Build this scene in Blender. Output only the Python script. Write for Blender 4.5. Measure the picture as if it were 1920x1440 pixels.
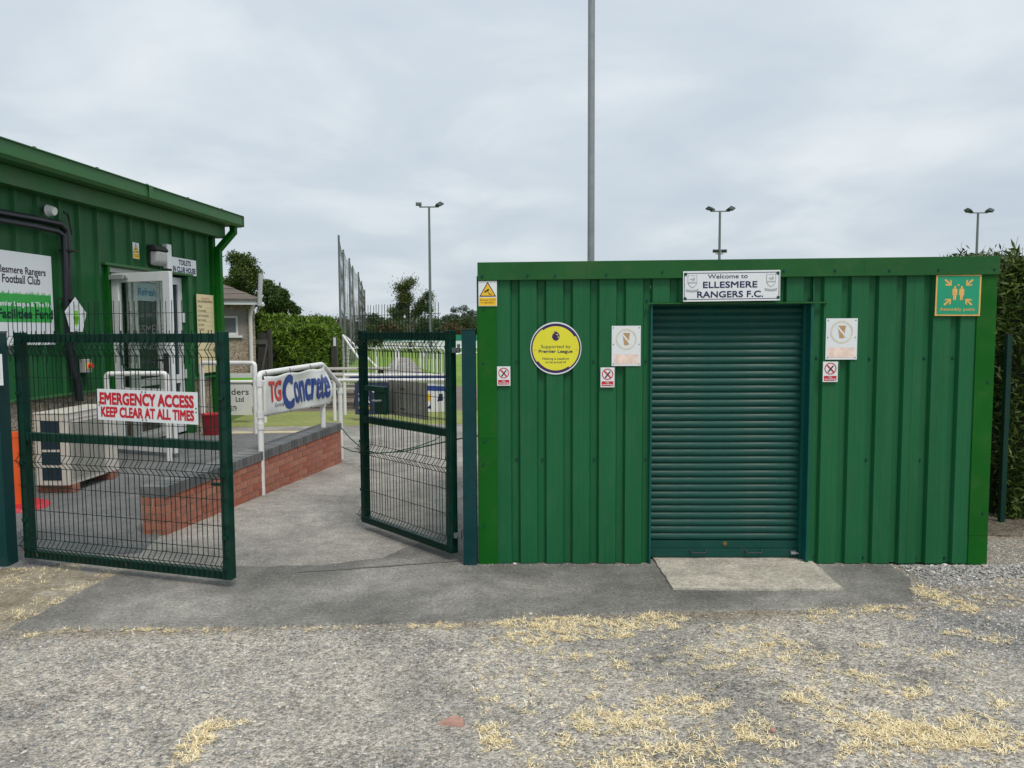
import bpy, math, random
import numpy as np
from mathutils import Vector, Matrix, Euler
PI = math.pi
random.seed(7)
RNG = np.random.default_rng(11)
for o in list(bpy.data.objects): bpy.data.objects.remove(o)
SC = bpy.context.scene
COL = SC.collection

# ------------------------------------------------------------------ camera
EYE = 1.75; FPX = 1443.0; PITCH = math.radians(4.04); ROLL = math.radians(-0.28)
camd = bpy.data.cameras.new('camera'); cam = bpy.data.objects.new('camera', camd); COL.objects.link(cam)
camd.sensor_width = 36; camd.lens = 36*FPX/1920; camd.clip_start = .05; camd.clip_end = 4000
CR = Matrix.Rotation(PI/2-PITCH, 3, 'X') @ Matrix.Rotation(ROLL, 3, 'Z')
cam.location = (0, 0, EYE); cam.rotation_euler = CR.to_euler()
SC.camera = cam
SC.render.resolution_x = 1024; SC.render.resolution_y = 768

# ------------------------------------------------------------------ world: overcast sky
SUN_EL = math.radians(58); SUN_AZ = math.radians(150)
w = bpy.data.worlds.new('World'); SC.world = w; w.use_nodes = True
nt = w.node_tree; nt.nodes.clear()
def N(nt, t, **k):
    n = nt.nodes.new(t)
    for a, b in k.items():
        if a == 'inp':
            for i, v in b.items(): n.inputs[i].default_value = v
        else: setattr(n, a, b)
    return n
out = N(nt, 'ShaderNodeOutputWorld'); bg = N(nt, 'ShaderNodeBackground', inp={'Strength': .1})
sky = N(nt, 'ShaderNodeTexSky', sky_type='NISHITA', sun_disc=False, sun_elevation=SUN_EL, sun_rotation=SUN_AZ)
tc = N(nt, 'ShaderNodeTexCoord'); sep = N(nt, 'ShaderNodeSeparateXYZ'); nt.links.new(tc.outputs['Generated'], sep.inputs[0])
mx = N(nt, 'ShaderNodeMath', operation='MAXIMUM', inp={1: 0.0}); nt.links.new(sep.outputs['Z'], mx.inputs[0])
ad = N(nt, 'ShaderNodeMath', operation='ADD', inp={1: .22}); nt.links.new(mx.outputs[0], ad.inputs[0])
dx = N(nt, 'ShaderNodeMath', operation='DIVIDE'); dy = N(nt, 'ShaderNodeMath', operation='DIVIDE')
nt.links.new(sep.outputs['X'], dx.inputs[0]); nt.links.new(ad.outputs[0], dx.inputs[1])
nt.links.new(sep.outputs['Y'], dy.inputs[0]); nt.links.new(ad.outputs[0], dy.inputs[1])
cb = N(nt, 'ShaderNodeCombineXYZ'); nt.links.new(dx.outputs[0], cb.inputs[0]); nt.links.new(dy.outputs[0], cb.inputs[1])
nz = N(nt, 'ShaderNodeTexNoise', inp={'Scale': 1.5, 'Detail': 6.0, 'Roughness': .5, 'Distortion': .3}); nt.links.new(cb.outputs[0], nz.inputs['Vector'])
cr = N(nt, 'ShaderNodeValToRGB'); nt.links.new(nz.outputs['Fac'], cr.inputs[0])
cr.color_ramp.elements[0].position = .34; cr.color_ramp.elements[0].color = (5.0, 5.65, 6.35, 1)
cr.color_ramp.elements[1].position = .68; cr.color_ramp.elements[1].color = (7.0, 7.45, 7.75, 1)
e = cr.color_ramp.elements.new(.5); e.color = (5.6, 6.25, 6.8, 1)
mixw = N(nt, 'ShaderNodeMix', data_type='RGBA'); mixw.inputs[0].default_value = .94
nt.links.new(sky.outputs[0], mixw.inputs[6]); nt.links.new(cr.outputs[0], mixw.inputs[7])
gz_ = N(nt, 'ShaderNodeMath', operation='MULTIPLY_ADD', inp={1: .22, 2: .785}); nt.links.new(mx.outputs[0], gz_.inputs[0])
mg = N(nt, 'ShaderNodeVectorMath', operation='SCALE'); nt.links.new(mixw.outputs[2], mg.inputs[0]); nt.links.new(gz_.outputs[0], mg.inputs['Scale'])
nt.links.new(mg.outputs[0], bg.inputs[0]); nt.links.new(bg.outputs[0], out.inputs[0])

# ------------------------------------------------------------------ sun (soft, through cloud)
sd = bpy.data.lights.new('sun', 'SUN'); sd.energy = 1.5; sd.angle = math.radians(18); sd.color = (1, .93, .83)
sun = bpy.data.objects.new('sun', sd); COL.objects.link(sun)
sdir = Vector((math.cos(SUN_EL)*math.sin(SUN_AZ), math.cos(SUN_EL)*math.cos(SUN_AZ), math.sin(SUN_EL)))
sun.rotation_euler = sdir.to_track_quat('Z', 'Y').to_euler(); sun.location = (3, -5, 12)
SC.view_settings.view_transform = 'Standard'; SC.view_settings.look = 'None'
SC.view_settings.exposure = .48; SC.view_settings.gamma = 1

# ------------------------------------------------------------------ geometry helpers
def ray(px, py): return CR @ Vector(((px-960)/FPX, -(py-720)/FPX, -1))
def G(px, py, z=0):                                   # where the line of sight meets level z
    d = ray(px, py); t = (z-EYE)/d.z; return Vector((d.x*t, d.y*t, z))
def AT(px, py, Y):                                    # point seen there at distance Y
    d = ray(px, py); t = Y/d.y; return Vector((d.x*t, Y, EYE+d.z*t))

class Frame:                                          # x to the right, z up, -y outwards
    def __init__(s, o, rz): s.o = Vector((o[0], o[1], o[2] if len(o) > 2 else 0)); s.rz = rz; s.R = Matrix.Rotation(rz, 3, 'Z')
    def w(s, x, y, z): return s.o + s.R @ Vector((x, y, z))
    def uv(s, px, py, yo=0):
        d = s.R.inverted() @ ray(px, py); c = s.R.inverted() @ (Vector((0, 0, EYE))-s.o)
        t = (yo-c.y)/d.y; return (c.x+d.x*t, c.z+d.z*t)

class MB:
    def __init__(s): s.v = []; s.f = []
    def box(s, x0, y0, z0, x1, y1, z1):
        n = len(s.v)
        s.v += [(x0,y0,z0),(x1,y0,z0),(x1,y1,z0),(x0,y1,z0),(x0,y0,z1),(x1,y0,z1),(x1,y1,z1),(x0,y1,z1)]
        s.f += [tuple(n+i for i in q) for q in ((0,3,2,1),(4,5,6,7),(0,1,5,4),(1,2,6,5),(2,3,7,6),(3,0,4,7))]
        return s
    def prism(s, poly, y0, y1):                       # outline in x,z (counter-clockwise seen from -y)
        n = len(s.v); k = len(poly)
        s.v += [(p[0], y0, p[1]) for p in poly] + [(p[0], y1, p[1]) for p in poly]
        s.f.append(tuple(range(n, n+k))); s.f.append(tuple(range(n+2*k-1, n+k-1, -1)))
        for i in range(k): j = (i+1) % k; s.f.append((n+j, n+i, n+k+i, n+k+j))
        return s
    def prismx(s, poly, x0, x1):                      # outline in y,z extruded along x
        n = len(s.v); k = len(poly)
        s.v += [(x0, p[0], p[1]) for p in poly] + [(x1, p[0], p[1]) for p in poly]
        s.f.append(tuple(range(n+k-1, n-1, -1))); s.f.append(tuple(range(n+k, n+2*k)))
        for i in range(k): j = (i+1) % k; s.f.append((n+i, n+j, n+k+j, n+k+i))
        return s
    def tube(s, pts, r, n=8, caps=True, r1=None):
        pts = [Vector(p) for p in pts]; m = len(pts); b = len(s.v); up = None
        for i, p in enumerate(pts):
            if i == 0: t = pts[1]-pts[0]
            elif i == m-1: t = pts[-1]-pts[-2]
            else: t = (pts[i+1]-p).normalized()+(p-pts[i-1]).normalized()
            t.normalize()
            if up is None:
                up = Vector((0,0,1)) if abs(t.z) < .9 else Vector((0,1,0))
            a = up-t*up.dot(t)
            if a.length < 1e-4: a = Vector((1,0,0))
            a.normalize(); up = a; c = t.cross(a)
            rr = r if r1 is None else r+(r1-r)*i/(m-1)
            for k in range(n):
                q = 2*PI*(k+.5)/n; s.v.append(tuple(p+a*math.cos(q)*rr+c*math.sin(q)*rr))
        for i in range(m-1):
            for k in range(n):
                k2 = (k+1) % n; s.f.append((b+i*n+k, b+i*n+k2, b+(i+1)*n+k2, b+(i+1)*n+k))
        if caps:
            s.f.append(tuple(b+k for k in range(n-1, -1, -1))); s.f.append(tuple(b+(m-1)*n+k for k in range(n)))
        return s
    def mesh(s, name):
        me = bpy.data.meshes.new(name); me.from_pydata(s.v, [], s.f); me.update(); return me
    def build(s, name, mat, parent=None, smooth=False, bevel=0):
        me = s.mesh(name)
        if smooth: shade(me)
        return link(name, me, mat, parent, bevel)
def shade(me, ang=40):
    me.polygons.foreach_set('use_smooth', [True]*len(me.polygons))
    try: me.set_sharp_from_angle(angle=math.radians(ang))
    except Exception: pass
def link(name, me, mat, parent=None, bevel=0):
    if mat is not None and not me.materials: me.materials.append(mat)
    o = bpy.data.objects.new(name, me); COL.objects.link(o)
    if parent is not None: o.parent = parent
    if bevel:
        b = o.modifiers.new('bevel', 'BEVEL'); b.width = bevel; b.segments = 2; b.limit_method = 'ANGLE'
    return o
def tag(o, label=None, cat=None, group=None, kind=None):
    if label: o['label'] = label
    if cat: o['category'] = cat
    if group: o['group'] = group
    if kind: o['kind'] = kind
    return o
def thing(name, label, cat, loc=(0,0,0), rz=0, group=None):
    o = bpy.data.objects.new(name, None); COL.objects.link(o); o.location = loc; o.rotation_euler = (0,0,rz)
    o.empty_display_size = .1
    return tag(o, label, cat, group)
def copy_tree(o, parent=None):
    c = o.copy(); COL.objects.link(c); c.parent = parent
    for ch in list(o.children): copy_tree(ch, c)
    return c
def dup(o, label, loc, rz=None):
    c = copy_tree(o); c['label'] = label; c.location = loc
    if rz is not None: c.rotation_euler = (0,0,rz)
    return c
def np_mesh(name, V, F, mat, parent=None):
    V = np.asarray(V, dtype=np.float32).reshape(-1, 3); F = np.asarray(F, dtype=np.int32); k = F.shape[1]
    me = bpy.data.meshes.new(name); me.vertices.add(len(V)); me.vertices.foreach_set('co', V.ravel())
    me.loops.add(F.size); me.loops.foreach_set('vertex_index', F.ravel())
    me.polygons.add(len(F)); me.polygons.foreach_set('loop_start', np.arange(0, F.size, k, dtype=np.int32))
    me.update(calc_edges=True); me.validate()
    return link(name, me, mat, parent)

# ------------------------------------------------------------------ materials
def mat(name, col, rough=.5, metal=0, var=.0, vs=3.0, dirt=None, dirt_amt=0, dirt_scale=2.0, bump=0, bs=60, spec=.5, detail=5, coat=0, sq=(1,1,1)):
    m = bpy.data.materials.new(name); m.use_nodes = True; t = m.node_tree; p = t.nodes['Principled BSDF']
    p.inputs['Roughness'].default_value = rough; p.inputs['Metallic'].default_value = metal
    p.inputs['Specular IOR Level'].default_value = spec; p.inputs['Coat Weight'].default_value = coat
    p.inputs['Base Color'].default_value = (*col, 1)
    c = N(t, 'ShaderNodeTexCoord'); mp = N(t, 'ShaderNodeMapping'); mp.inputs['Scale'].default_value = sq
    t.links.new(c.outputs['Object'], mp.inputs[0]); last = None
    if var:
        n = N(t, 'ShaderNodeTexNoise', inp={'Scale': vs, 'Detail': float(detail), 'Roughness': .6}); t.links.new(mp.outputs[0], n.inputs['Vector'])
        r = N(t, 'ShaderNodeValToRGB'); t.links.new(n.outputs['Fac'], r.inputs[0])
        r.color_ramp.elements[0].position = .3; r.color_ramp.elements[0].color = (*[x*(1-var) for x in col], 1)
        r.color_ramp.elements[1].position = .7; r.color_ramp.elements[1].color = (*[min(1, x*(1+var)) for x in col], 1)
        last = r.outputs[0]
        rr = N(t, 'ShaderNodeMapRange', inp={'From Min': .3, 'From Max': .7, 'To Min': max(.05, rough-.1), 'To Max': min(1, rough+.12)})
        t.links.new(n.outputs['Fac'], rr.inputs[0]); t.links.new(rr.outputs[0], p.inputs['Roughness'])
    if dirt:
        n = N(t, 'ShaderNodeTexNoise', inp={'Scale': dirt_scale, 'Detail': 8.0, 'Roughness': .72}); t.links.new(mp.outputs[0], n.inputs['Vector'])
        r = N(t, 'ShaderNodeMapRange', inp={'From Min': .5, 'From Max': .75, 'To Min': 0.0, 'To Max': dirt_amt}); t.links.new(n.outputs['Fac'], r.inputs[0])
        x = N(t, 'ShaderNodeMix', data_type='RGBA'); t.links.new(r.outputs[0], x.inputs[0])
        if last: t.links.new(last, x.inputs[6])
        else: x.inputs[6].default_value = (*col, 1)
        x.inputs[7].default_value = (*dirt, 1); last = x.outputs[2]
    if last: t.links.new(last, p.inputs['Base Color'])
    if bump:
        n = N(t, 'ShaderNodeTexNoise', inp={'Scale': float(bs), 'Detail': 4.0}); t.links.new(c.outputs['Object'], n.inputs['Vector'])
        b = N(t, 'ShaderNodeBump', inp={'Strength': bump, 'Distance': .01}); t.links.new(n.outputs['Fac'], b.inputs['Height']); t.links.new(b.outputs[0], p.inputs['Normal'])
    return m
def leafmat(name, c0, c1, c2=None, rough=.55, clump=1.2):
    m = bpy.data.materials.new(name); m.use_nodes = True; t = m.node_tree; p = t.nodes['Principled BSDF']
    p.inputs['Roughness'].default_value = rough; p.inputs['Specular IOR Level'].default_value = .25
    g = N(t, 'ShaderNodeNewGeometry'); c = N(t, 'ShaderNodeTexCoord')
    n = N(t, 'ShaderNodeTexNoise', inp={'Scale': clump, 'Detail': 3.0}); t.links.new(c.outputs['Object'], n.inputs['Vector'])
    a = N(t, 'ShaderNodeMath', operation='MULTIPLY', inp={1: .45}); t.links.new(g.outputs['Random Per Island'], a.inputs[0])
    b = N(t, 'ShaderNodeMath', operation='MULTIPLY_ADD', inp={1: .9}); t.links.new(n.outputs['Fac'], b.inputs[0]); t.links.new(a.outputs[0], b.inputs[2])
    s = N(t, 'ShaderNodeMath', operation='SUBTRACT', inp={1: .18}); t.links.new(b.outputs[0], s.inputs[0])
    r = N(t, 'ShaderNodeValToRGB'); t.links.new(s.outputs[0], r.inputs[0])
    r.color_ramp.elements[0].position = .2; r.color_ramp.elements[0].color = (*c0, 1)
    r.color_ramp.elements[1].position = .8; r.color_ramp.elements[1].color = (*c1, 1)
    if c2: e = r.color_ramp.elements.new(.95); e.color = (*c2, 1)
    t.links.new(r.outputs[0], p.inputs['Base Color'])
    return m
def ground_mat(name, cols, big=.8, speck=0, dark=None, vor=0, bump=.6, bscale=120, fine=.25, rough=.93, band=None, mott=.2):
    """cols: ramp of (pos, colour) on broad noise; fine grain on top; optional pebbles (voronoi) and pale specks"""
    m = bpy.data.materials.new(name); m.use_nodes = True; t = m.node_tree; p = t.nodes['Principled BSDF']
    p.inputs['Roughness'].default_value = rough; p.inputs['Specular IOR Level'].default_value = .25
    c = N(t, 'ShaderNodeTexCoord'); L = t.links.new; V = c.outputs['Object']
    n1 = N(t, 'ShaderNodeTexNoise', inp={'Scale': big, 'Detail': 8.0, 'Roughness': .62, 'Distortion': .3}); L(V, n1.inputs['Vector'])
    r = N(t, 'ShaderNodeValToRGB'); L(n1.outputs['Fac'], r.inputs[0])
    E = r.color_ramp.elements
    for i, (q, cc) in enumerate(cols):
        e = E[i] if i < 2 else E.new(q)
        e.position = q; e.color = (*cc, 1)
    last = r.outputs[0]
    n2 = N(t, 'ShaderNodeTexNoise', inp={'Scale': float(bscale), 'Detail': 6.0, 'Roughness': .75}); L(V, n2.inputs['Vector'])
    mr = N(t, 'ShaderNodeMapRange', inp={'From Min': .3, 'From Max': .7, 'To Min': 1-fine, 'To Max': 1+fine}); 
    nq = N(t, 'ShaderNodeTexNoise', inp={'Scale': float(bscale)*.38, 'Detail': 5.0, 'Roughness': .8}); L(V, nq.inputs['Vector'])
    av = N(t, 'ShaderNodeMath', operation='MULTIPLY_ADD', inp={1: .55}); L(nq.outputs['Fac'], av.inputs[0])
    hv = N(t, 'ShaderNodeMath', operation='MULTIPLY', inp={1: .45}); L(n2.outputs['Fac'], hv.inputs[0]); L(hv.outputs[0], av.inputs[2]); mr.inputs['From Min'].default_value = .38; mr.inputs['From Max'].default_value = .62; L(av.outputs[0], mr.inputs[0])
    mm = N(t, 'ShaderNodeMix', data_type='RGBA', blend_type='MULTIPLY', inp={0: 1.0}); L(last, mm.inputs[6]); L(mr.outputs[0], mm.inputs[7]); last = mm.outputs[2]
    n9 = N(t, 'ShaderNodeTexNoise', inp={'Scale': 7.0, 'Detail': 7.0, 'Roughness': .7}); L(V, n9.inputs['Vector'])
    m9 = N(t, 'ShaderNodeMapRange', inp={'From Min': .32, 'From Max': .68, 'To Min': 1-mott, 'To Max': 1+mott}); L(n9.outputs['Fac'], m9.inputs[0])
    x9 = N(t, 'ShaderNodeMix', data_type='RGBA', blend_type='MULTIPLY', inp={0: 1.0}); L(last, x9.inputs[6]); L(m9.outputs[0], x9.inputs[7]); last = x9.outputs[2]
    hgt = n2.outputs['Fac']
    if vor:
        v = N(t, 'ShaderNodeTexVoronoi', inp={'Scale': float(vor), 'Randomness': 1.0}); L(V, v.inputs['Vector'])
        vr = N(t, 'ShaderNodeValToRGB'); L(v.outputs['Color'], vr.inputs[0])
        vr.color_ramp.elements[0].color = (.5, .5, .52, 1); vr.color_ramp.elements[1].color = (1.55, 1.53, 1.49, 1)
        n3 = N(t, 'ShaderNodeTexNoise', inp={'Scale': .9, 'Detail': 5.0, 'Roughness': .6}); L(V, n3.inputs['Vector'])
        f = N(t, 'ShaderNodeMapRange', inp={'From Min': .4, 'From Max': .6, 'To Min': .25, 'To Max': 1.0}); L(n3.outputs['Fac'], f.inputs[0])
        m2 = N(t, 'ShaderNodeMix', data_type='RGBA', blend_type='MULTIPLY'); L(f.outputs[0], m2.inputs[0]); L(last, m2.inputs[6]); L(vr.outputs[0], m2.inputs[7]); last = m2.outputs[2]
        h2 = N(t, 'ShaderNodeMath', operation='MULTIPLY_ADD', inp={1: -1.2}); L(v.outputs['Distance'], h2.inputs[0]); L(n2.outputs['Fac'], h2.inputs[2]); hgt = h2.outputs[0]
    if speck:
        v = N(t, 'ShaderNodeTexVoronoi', inp={'Scale': float(speck), 'Randomness': 1.0}); L(V, v.inputs['Vector'])
        q = N(t, 'ShaderNodeSeparateColor'); L(v.outputs['Color'], q.inputs[0])
        a = N(t, 'ShaderNodeMath', operation='GREATER_THAN', inp={1: .975}); L(q.outputs[0], a.inputs[0])
        b = N(t, 'ShaderNodeMath', operation='LESS_THAN', inp={1: .22}); L(v.outputs['Distance'], b.inputs[0])
        ab = N(t, 'ShaderNodeMath', operation='MULTIPLY'); L(a.outputs[0], ab.inputs[0]); L(b.outputs[0], ab.inputs[1])
        m3 = N(t, 'ShaderNodeMix', data_type='RGBA'); L(ab.outputs[0], m3.inputs[0]); L(last, m3.inputs[6]); m3.inputs[7].default_value = (.6, .58, .54, 1); last = m3.outputs[2]
    if band:                                            # earth trodden along the tarmac edge: a line y = a + b x
        (a0, b0, wd0, cc) = band; sp_ = N(t, 'ShaderNodeSeparateXYZ'); L(V, sp_.inputs[0])
        ml = N(t, 'ShaderNodeMath', operation='MULTIPLY_ADD', inp={1: b0, 2: a0}); L(sp_.outputs['X'], ml.inputs[0])
        df = N(t, 'ShaderNodeMath', operation='SUBTRACT'); L(ml.outputs[0], df.inputs[0]); L(sp_.outputs['Y'], df.inputs[1])
        nb = N(t, 'ShaderNodeTexNoise', inp={'Scale': 2.6, 'Detail': 9.0, 'Roughness': .75}); L(V, nb.inputs['Vector'])
        sb = N(t, 'ShaderNodeMath', operation='MULTIPLY_ADD', inp={1: 2.2*wd0, 2: -1.1*wd0}); L(nb.outputs['Fac'], sb.inputs[0])
        sm_ = N(t, 'ShaderNodeMath', operation='ADD'); L(df.outputs[0], sm_.inputs[0]); L(sb.outputs[0], sm_.inputs[1])
        fm = N(t, 'ShaderNodeMapRange', inp={'From Min': wd0*1.25, 'From Max': wd0*.35, 'To Min': 0.0, 'To Max': .8}); L(sm_.outputs[0], fm.inputs[0])
        mb_ = N(t, 'ShaderNodeMix', data_type='RGBA'); L(fm.outputs[0], mb_.inputs[0]); L(last, mb_.inputs[6])
        mc = N(t, 'ShaderNodeMix', data_type='RGBA', blend_type='MULTIPLY', inp={0: 1.0}); mc.inputs[6].default_value = (*cc, 1); L(mr.outputs[0], mc.inputs[7]); L(mc.outputs[2], mb_.inputs[7]); last = mb_.outputs[2]
    L(last, p.inputs['Base Color'])
    b = N(t, 'ShaderNodeBump', inp={'Strength': bump, 'Distance': .012}); L(hgt, b.inputs['Height']); L(b.outputs[0], p.inputs['Normal'])
    return m
def glassmat(name, tint=(.5,.55,.55), fac=.45):
    m = bpy.data.materials.new(name); m.use_nodes = True; t = m.node_tree; t.nodes.remove(t.nodes['Principled BSDF'])
    a = N(t, 'ShaderNodeBsdfTransparent', inp={0: (*tint, 1)}); g = N(t, 'ShaderNodeBsdfGlossy', inp={0: (.9,.95,.95,1), 'Roughness': .04})
    x = N(t, 'ShaderNodeMixShader', inp={0: fac}); t.links.new(a.outputs[0], x.inputs[1]); t.links.new(g.outputs[0], x.inputs[2])
    t.links.new(x.outputs[0], t.nodes['Material Output'].inputs[0]); return m

M = {}
M['clad'] = mat('clad_green', (.009,.112,.039), .5, spec=.28, var=.10, vs=1.3, dirt=(.10,.15,.10), dirt_amt=.2, dirt_scale=5, sq=(2.5,1,.5), bump=.03, bs=9)
M['fascia'] = mat('fascia_green', (.010,.095,.020), .5, spec=.3, var=.14, vs=2, dirt=(.08,.12,.04), dirt_amt=.5, dirt_scale=3, bump=.03, bs=7)
M['trim'] = mat('trim_green', (.003,.10,.007), .55, spec=.2, var=.12, vs=2, dirt=(.05,.12,.03), dirt_amt=.5, dirt_scale=3, bump=.03, bs=9)
M['clad_club'] = mat('clad_club', (.010,.10,.026), .5, spec=.3, var=.12, vs=1.5, dirt=(.08,.11,.07), dirt_amt=.35, dirt_scale=4, sq=(2,1,.5))
M['gutter'] = mat('gutter_green', (.035,.135,.042), .5, spec=.35, var=.15, vs=2, dirt=(.09,.13,.04), dirt_amt=.6, dirt_scale=3)
M['shutter'] = mat('shutter_green', (.001,.058,.044), .5, spec=.32, var=.10, vs=5, dirt=(.06,.10,.08), dirt_amt=.2, dirt_scale=9)
M['teal'] = mat('teal_paint', (.001,.040,.043), .5, spec=.25, var=.15, vs=6, dirt=(.04,.06,.045), dirt_amt=.45, dirt_scale=5)
M['gatepaint'] = mat('gate_green', (.001,.033,.022), .45, spec=.3, var=.25, vs=8, dirt=(.035,.05,.03), dirt_amt=.5, dirt_scale=6)
M['jamb'] = mat('jamb_teal', (.001,.085,.068), .5, spec=.3, var=.1, vs=5)
M['wire'] = mat('wire_green', (.002,.022,.016), .5, spec=.3)
M['white'] = mat('white_paint', (.78,.78,.77), .4, var=.05, vs=5, dirt=(.45,.42,.36), dirt_amt=.35, dirt_scale=7)
M['signwhite'] = mat('sign_white', (.74,.77,.80), .35, var=.04, vs=6, dirt=(.5,.5,.47), dirt_amt=.25, dirt_scale=6)
M['upvc'] = mat('upvc', (.72,.74,.76), .3, var=.03, vs=4)
M['pvc'] = mat('banner_white', (.74,.75,.74), .35, var=.05, vs=4, dirt=(.5,.5,.46), dirt_amt=.3, dirt_scale=5)
M['red'] = mat('red_print', (.55,.012,.03), .4); M['redc'] = mat('red_banner', (.62,.03,.035), .4)
M['blue'] = mat('blue_print', (.02,.055,.27), .4, var=.25, vs=30); M['navy'] = mat('navy_print', (.012,.015,.09), .4)
M['black'] = mat('black_print', (.012,.012,.014), .45); M['grey'] = mat('grey_print', (.40,.43,.46), .5)
M['yellow'] = mat('yellow_sign', (.82,.50,.02), .35, var=.06, vs=6); M['lemon'] = mat('lemon_sign', (.75,.70,.035), .35, var=.04, vs=4)
M['purple'] = mat('purple_print', (.035,.012,.10), .4); M['lime'] = mat('lime_print', (.20,.60,.03), .45)
M['bgreen'] = mat('sign_green', (.008,.30,.16), .4); M['gold'] = mat('gold_print', (.72,.42,.12), .45, var=.15, vs=20)
M['grassgreen'] = mat('print_green', (.03,.36,.06), .45, var=.15, vs=20); M['cream'] = mat('cream_board', (.72,.60,.36), .45, var=.05, vs=5)
M['faded'] = mat('faded_print', (.66,.62,.50), .5, var=.15, vs=20); M['fadepink'] = mat('faded_pink', (.84,.66,.58), .5, var=.18, vs=18)
M['fadeglass'] = mat('faded_glass_print', (.50,.30,.14), .5, var=.2, vs=20)
M['darkpipe'] = mat('black_pipe', (.012,.012,.02), .4); M['steel'] = mat('galvanised', (.27,.29,.31), .45, metal=.35, var=.12, vs=14, dirt=(.2,.2,.2), dirt_amt=.4)
M['polesteel'] = mat('pole_steel', (.15,.18,.19), .5, metal=.2, var=.12, vs=3); M['lampdark'] = mat('lamp_dark', (.04,.05,.05), .4)
M['brick'] = mat('red_brick', (.38,.145,.10), .85, var=.25, vs=9, dirt=(.22,.10,.07), dirt_amt=.6, dirt_scale=12, bump=.5, bs=90)
M['brick2'] = mat('red_brick_dark', (.37,.12,.075), .85, var=.25, vs=9, dirt=(.35,.16,.10), dirt_amt=.6, dirt_scale=12, bump=.5, bs=90)
M['brick3'] = mat('red_brick_orange', (.43,.175,.115), .85, var=.22, vs=9, dirt=(.3,.14,.1), dirt_amt=.6, dirt_scale=12, bump=.5, bs=90)
M['coping'] = mat('blue_brick', (.10,.105,.11), .75, var=.25, vs=7, dirt=(.24,.24,.23), dirt_amt=.7, dirt_scale=6, bump=.3, bs=80)
M['coping2'] = mat('blue_brick_pale', (.145,.147,.148), .8, var=.25, vs=7, dirt=(.28,.28,.27), dirt_amt=.7, dirt_scale=6, bump=.3, bs=80)
M['mortar'] = mat('mortar', (.42,.38,.32), .95, var=.2, vs=20, bump=.4, bs=150)
M['beige'] = mat('beige_casing', (.62,.58,.52), .45, var=.05, vs=4, dirt=(.35,.32,.27), dirt_amt=.4, dirt_scale=5)
M['darkblue'] = mat('fin_dark', (.015,.03,.05), .4); M['rubber'] = mat('rubber', (.02,.02,.02), .8)
M['orange'] = mat('orange_plastic', (.72,.10,.015), .45, var=.1, vs=6, dirt=(.3,.1,.05), dirt_amt=.4); M['redplastic'] = mat('red_plastic', (.45,.015,.03), .4, var=.15, vs=6)
M['bucket'] = mat('bucket_red', (.22,.008,.018), .45, var=.15, vs=8)
M['concrete'] = ground_mat('concrete', [(.3,(.36,.335,.28)), (.7,(.52,.48,.41))], big=2.5, bscale=110, fine=.5, bump=.5, speck=0)
M['board'] = mat('fibre_cement', (.27,.25,.215), .9, var=.2, vs=7, dirt=(.42,.39,.33), dirt_amt=.6, dirt_scale=9, bump=.4, bs=60)
M['timber'] = mat('weathered_timber', (.42,.40,.36), .8, var=.2, vs=8, sq=(.3,3,3), bump=.2, bs=40)
M['darktimber'] = mat('dark_timber', (.05,.05,.045), .8, var=.25, vs=8, bump=.2, bs=30)
M['rooftile'] = mat('roof_tile', (.13,.105,.09), .85, var=.25, vs=3, dirt=(.2,.19,.15), dirt_amt=.6, dirt_scale=4, bump=.3, bs=30)
M['pebble'] = ground_mat('pebbledash', [(.35,(.30,.25,.19)), (.65,(.42,.35,.27))], big=1.5, bscale=60, fine=.55, bump=1.0, vor=38)
M['opal'] = mat('opal_cover', (.45,.46,.46), .4, var=.08, vs=20); M['inside'] = mat('interior', (.24,.21,.17), .8, var=.2, vs=3)
M['bark'] = mat('bark', (.10,.085,.065), .9, var=.3, vs=6, bump=.5, bs=25); M['twig'] = mat('twig', (.13,.10,.07), .9)
M['glass'] = glassmat('door_glass', (.75,.76,.74), .16); M['winglass'] = mat('window_glass', (.03,.04,.05), .08)
M['glasstext'] = mat('glass_lettering', (.20,.21,.21), .5)
M['net'] = mat('net', (.08,.085,.08), .8); M['rope'] = mat('green_rope', (.012,.10,.07), .6)
M['tealfence'] = mat('teal_windbreak', (.01,.20,.13), .6); M['leaf_dead'] = mat('dead_leaf', (.38,.19,.08), .7, var=.2, vs=50)

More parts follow.
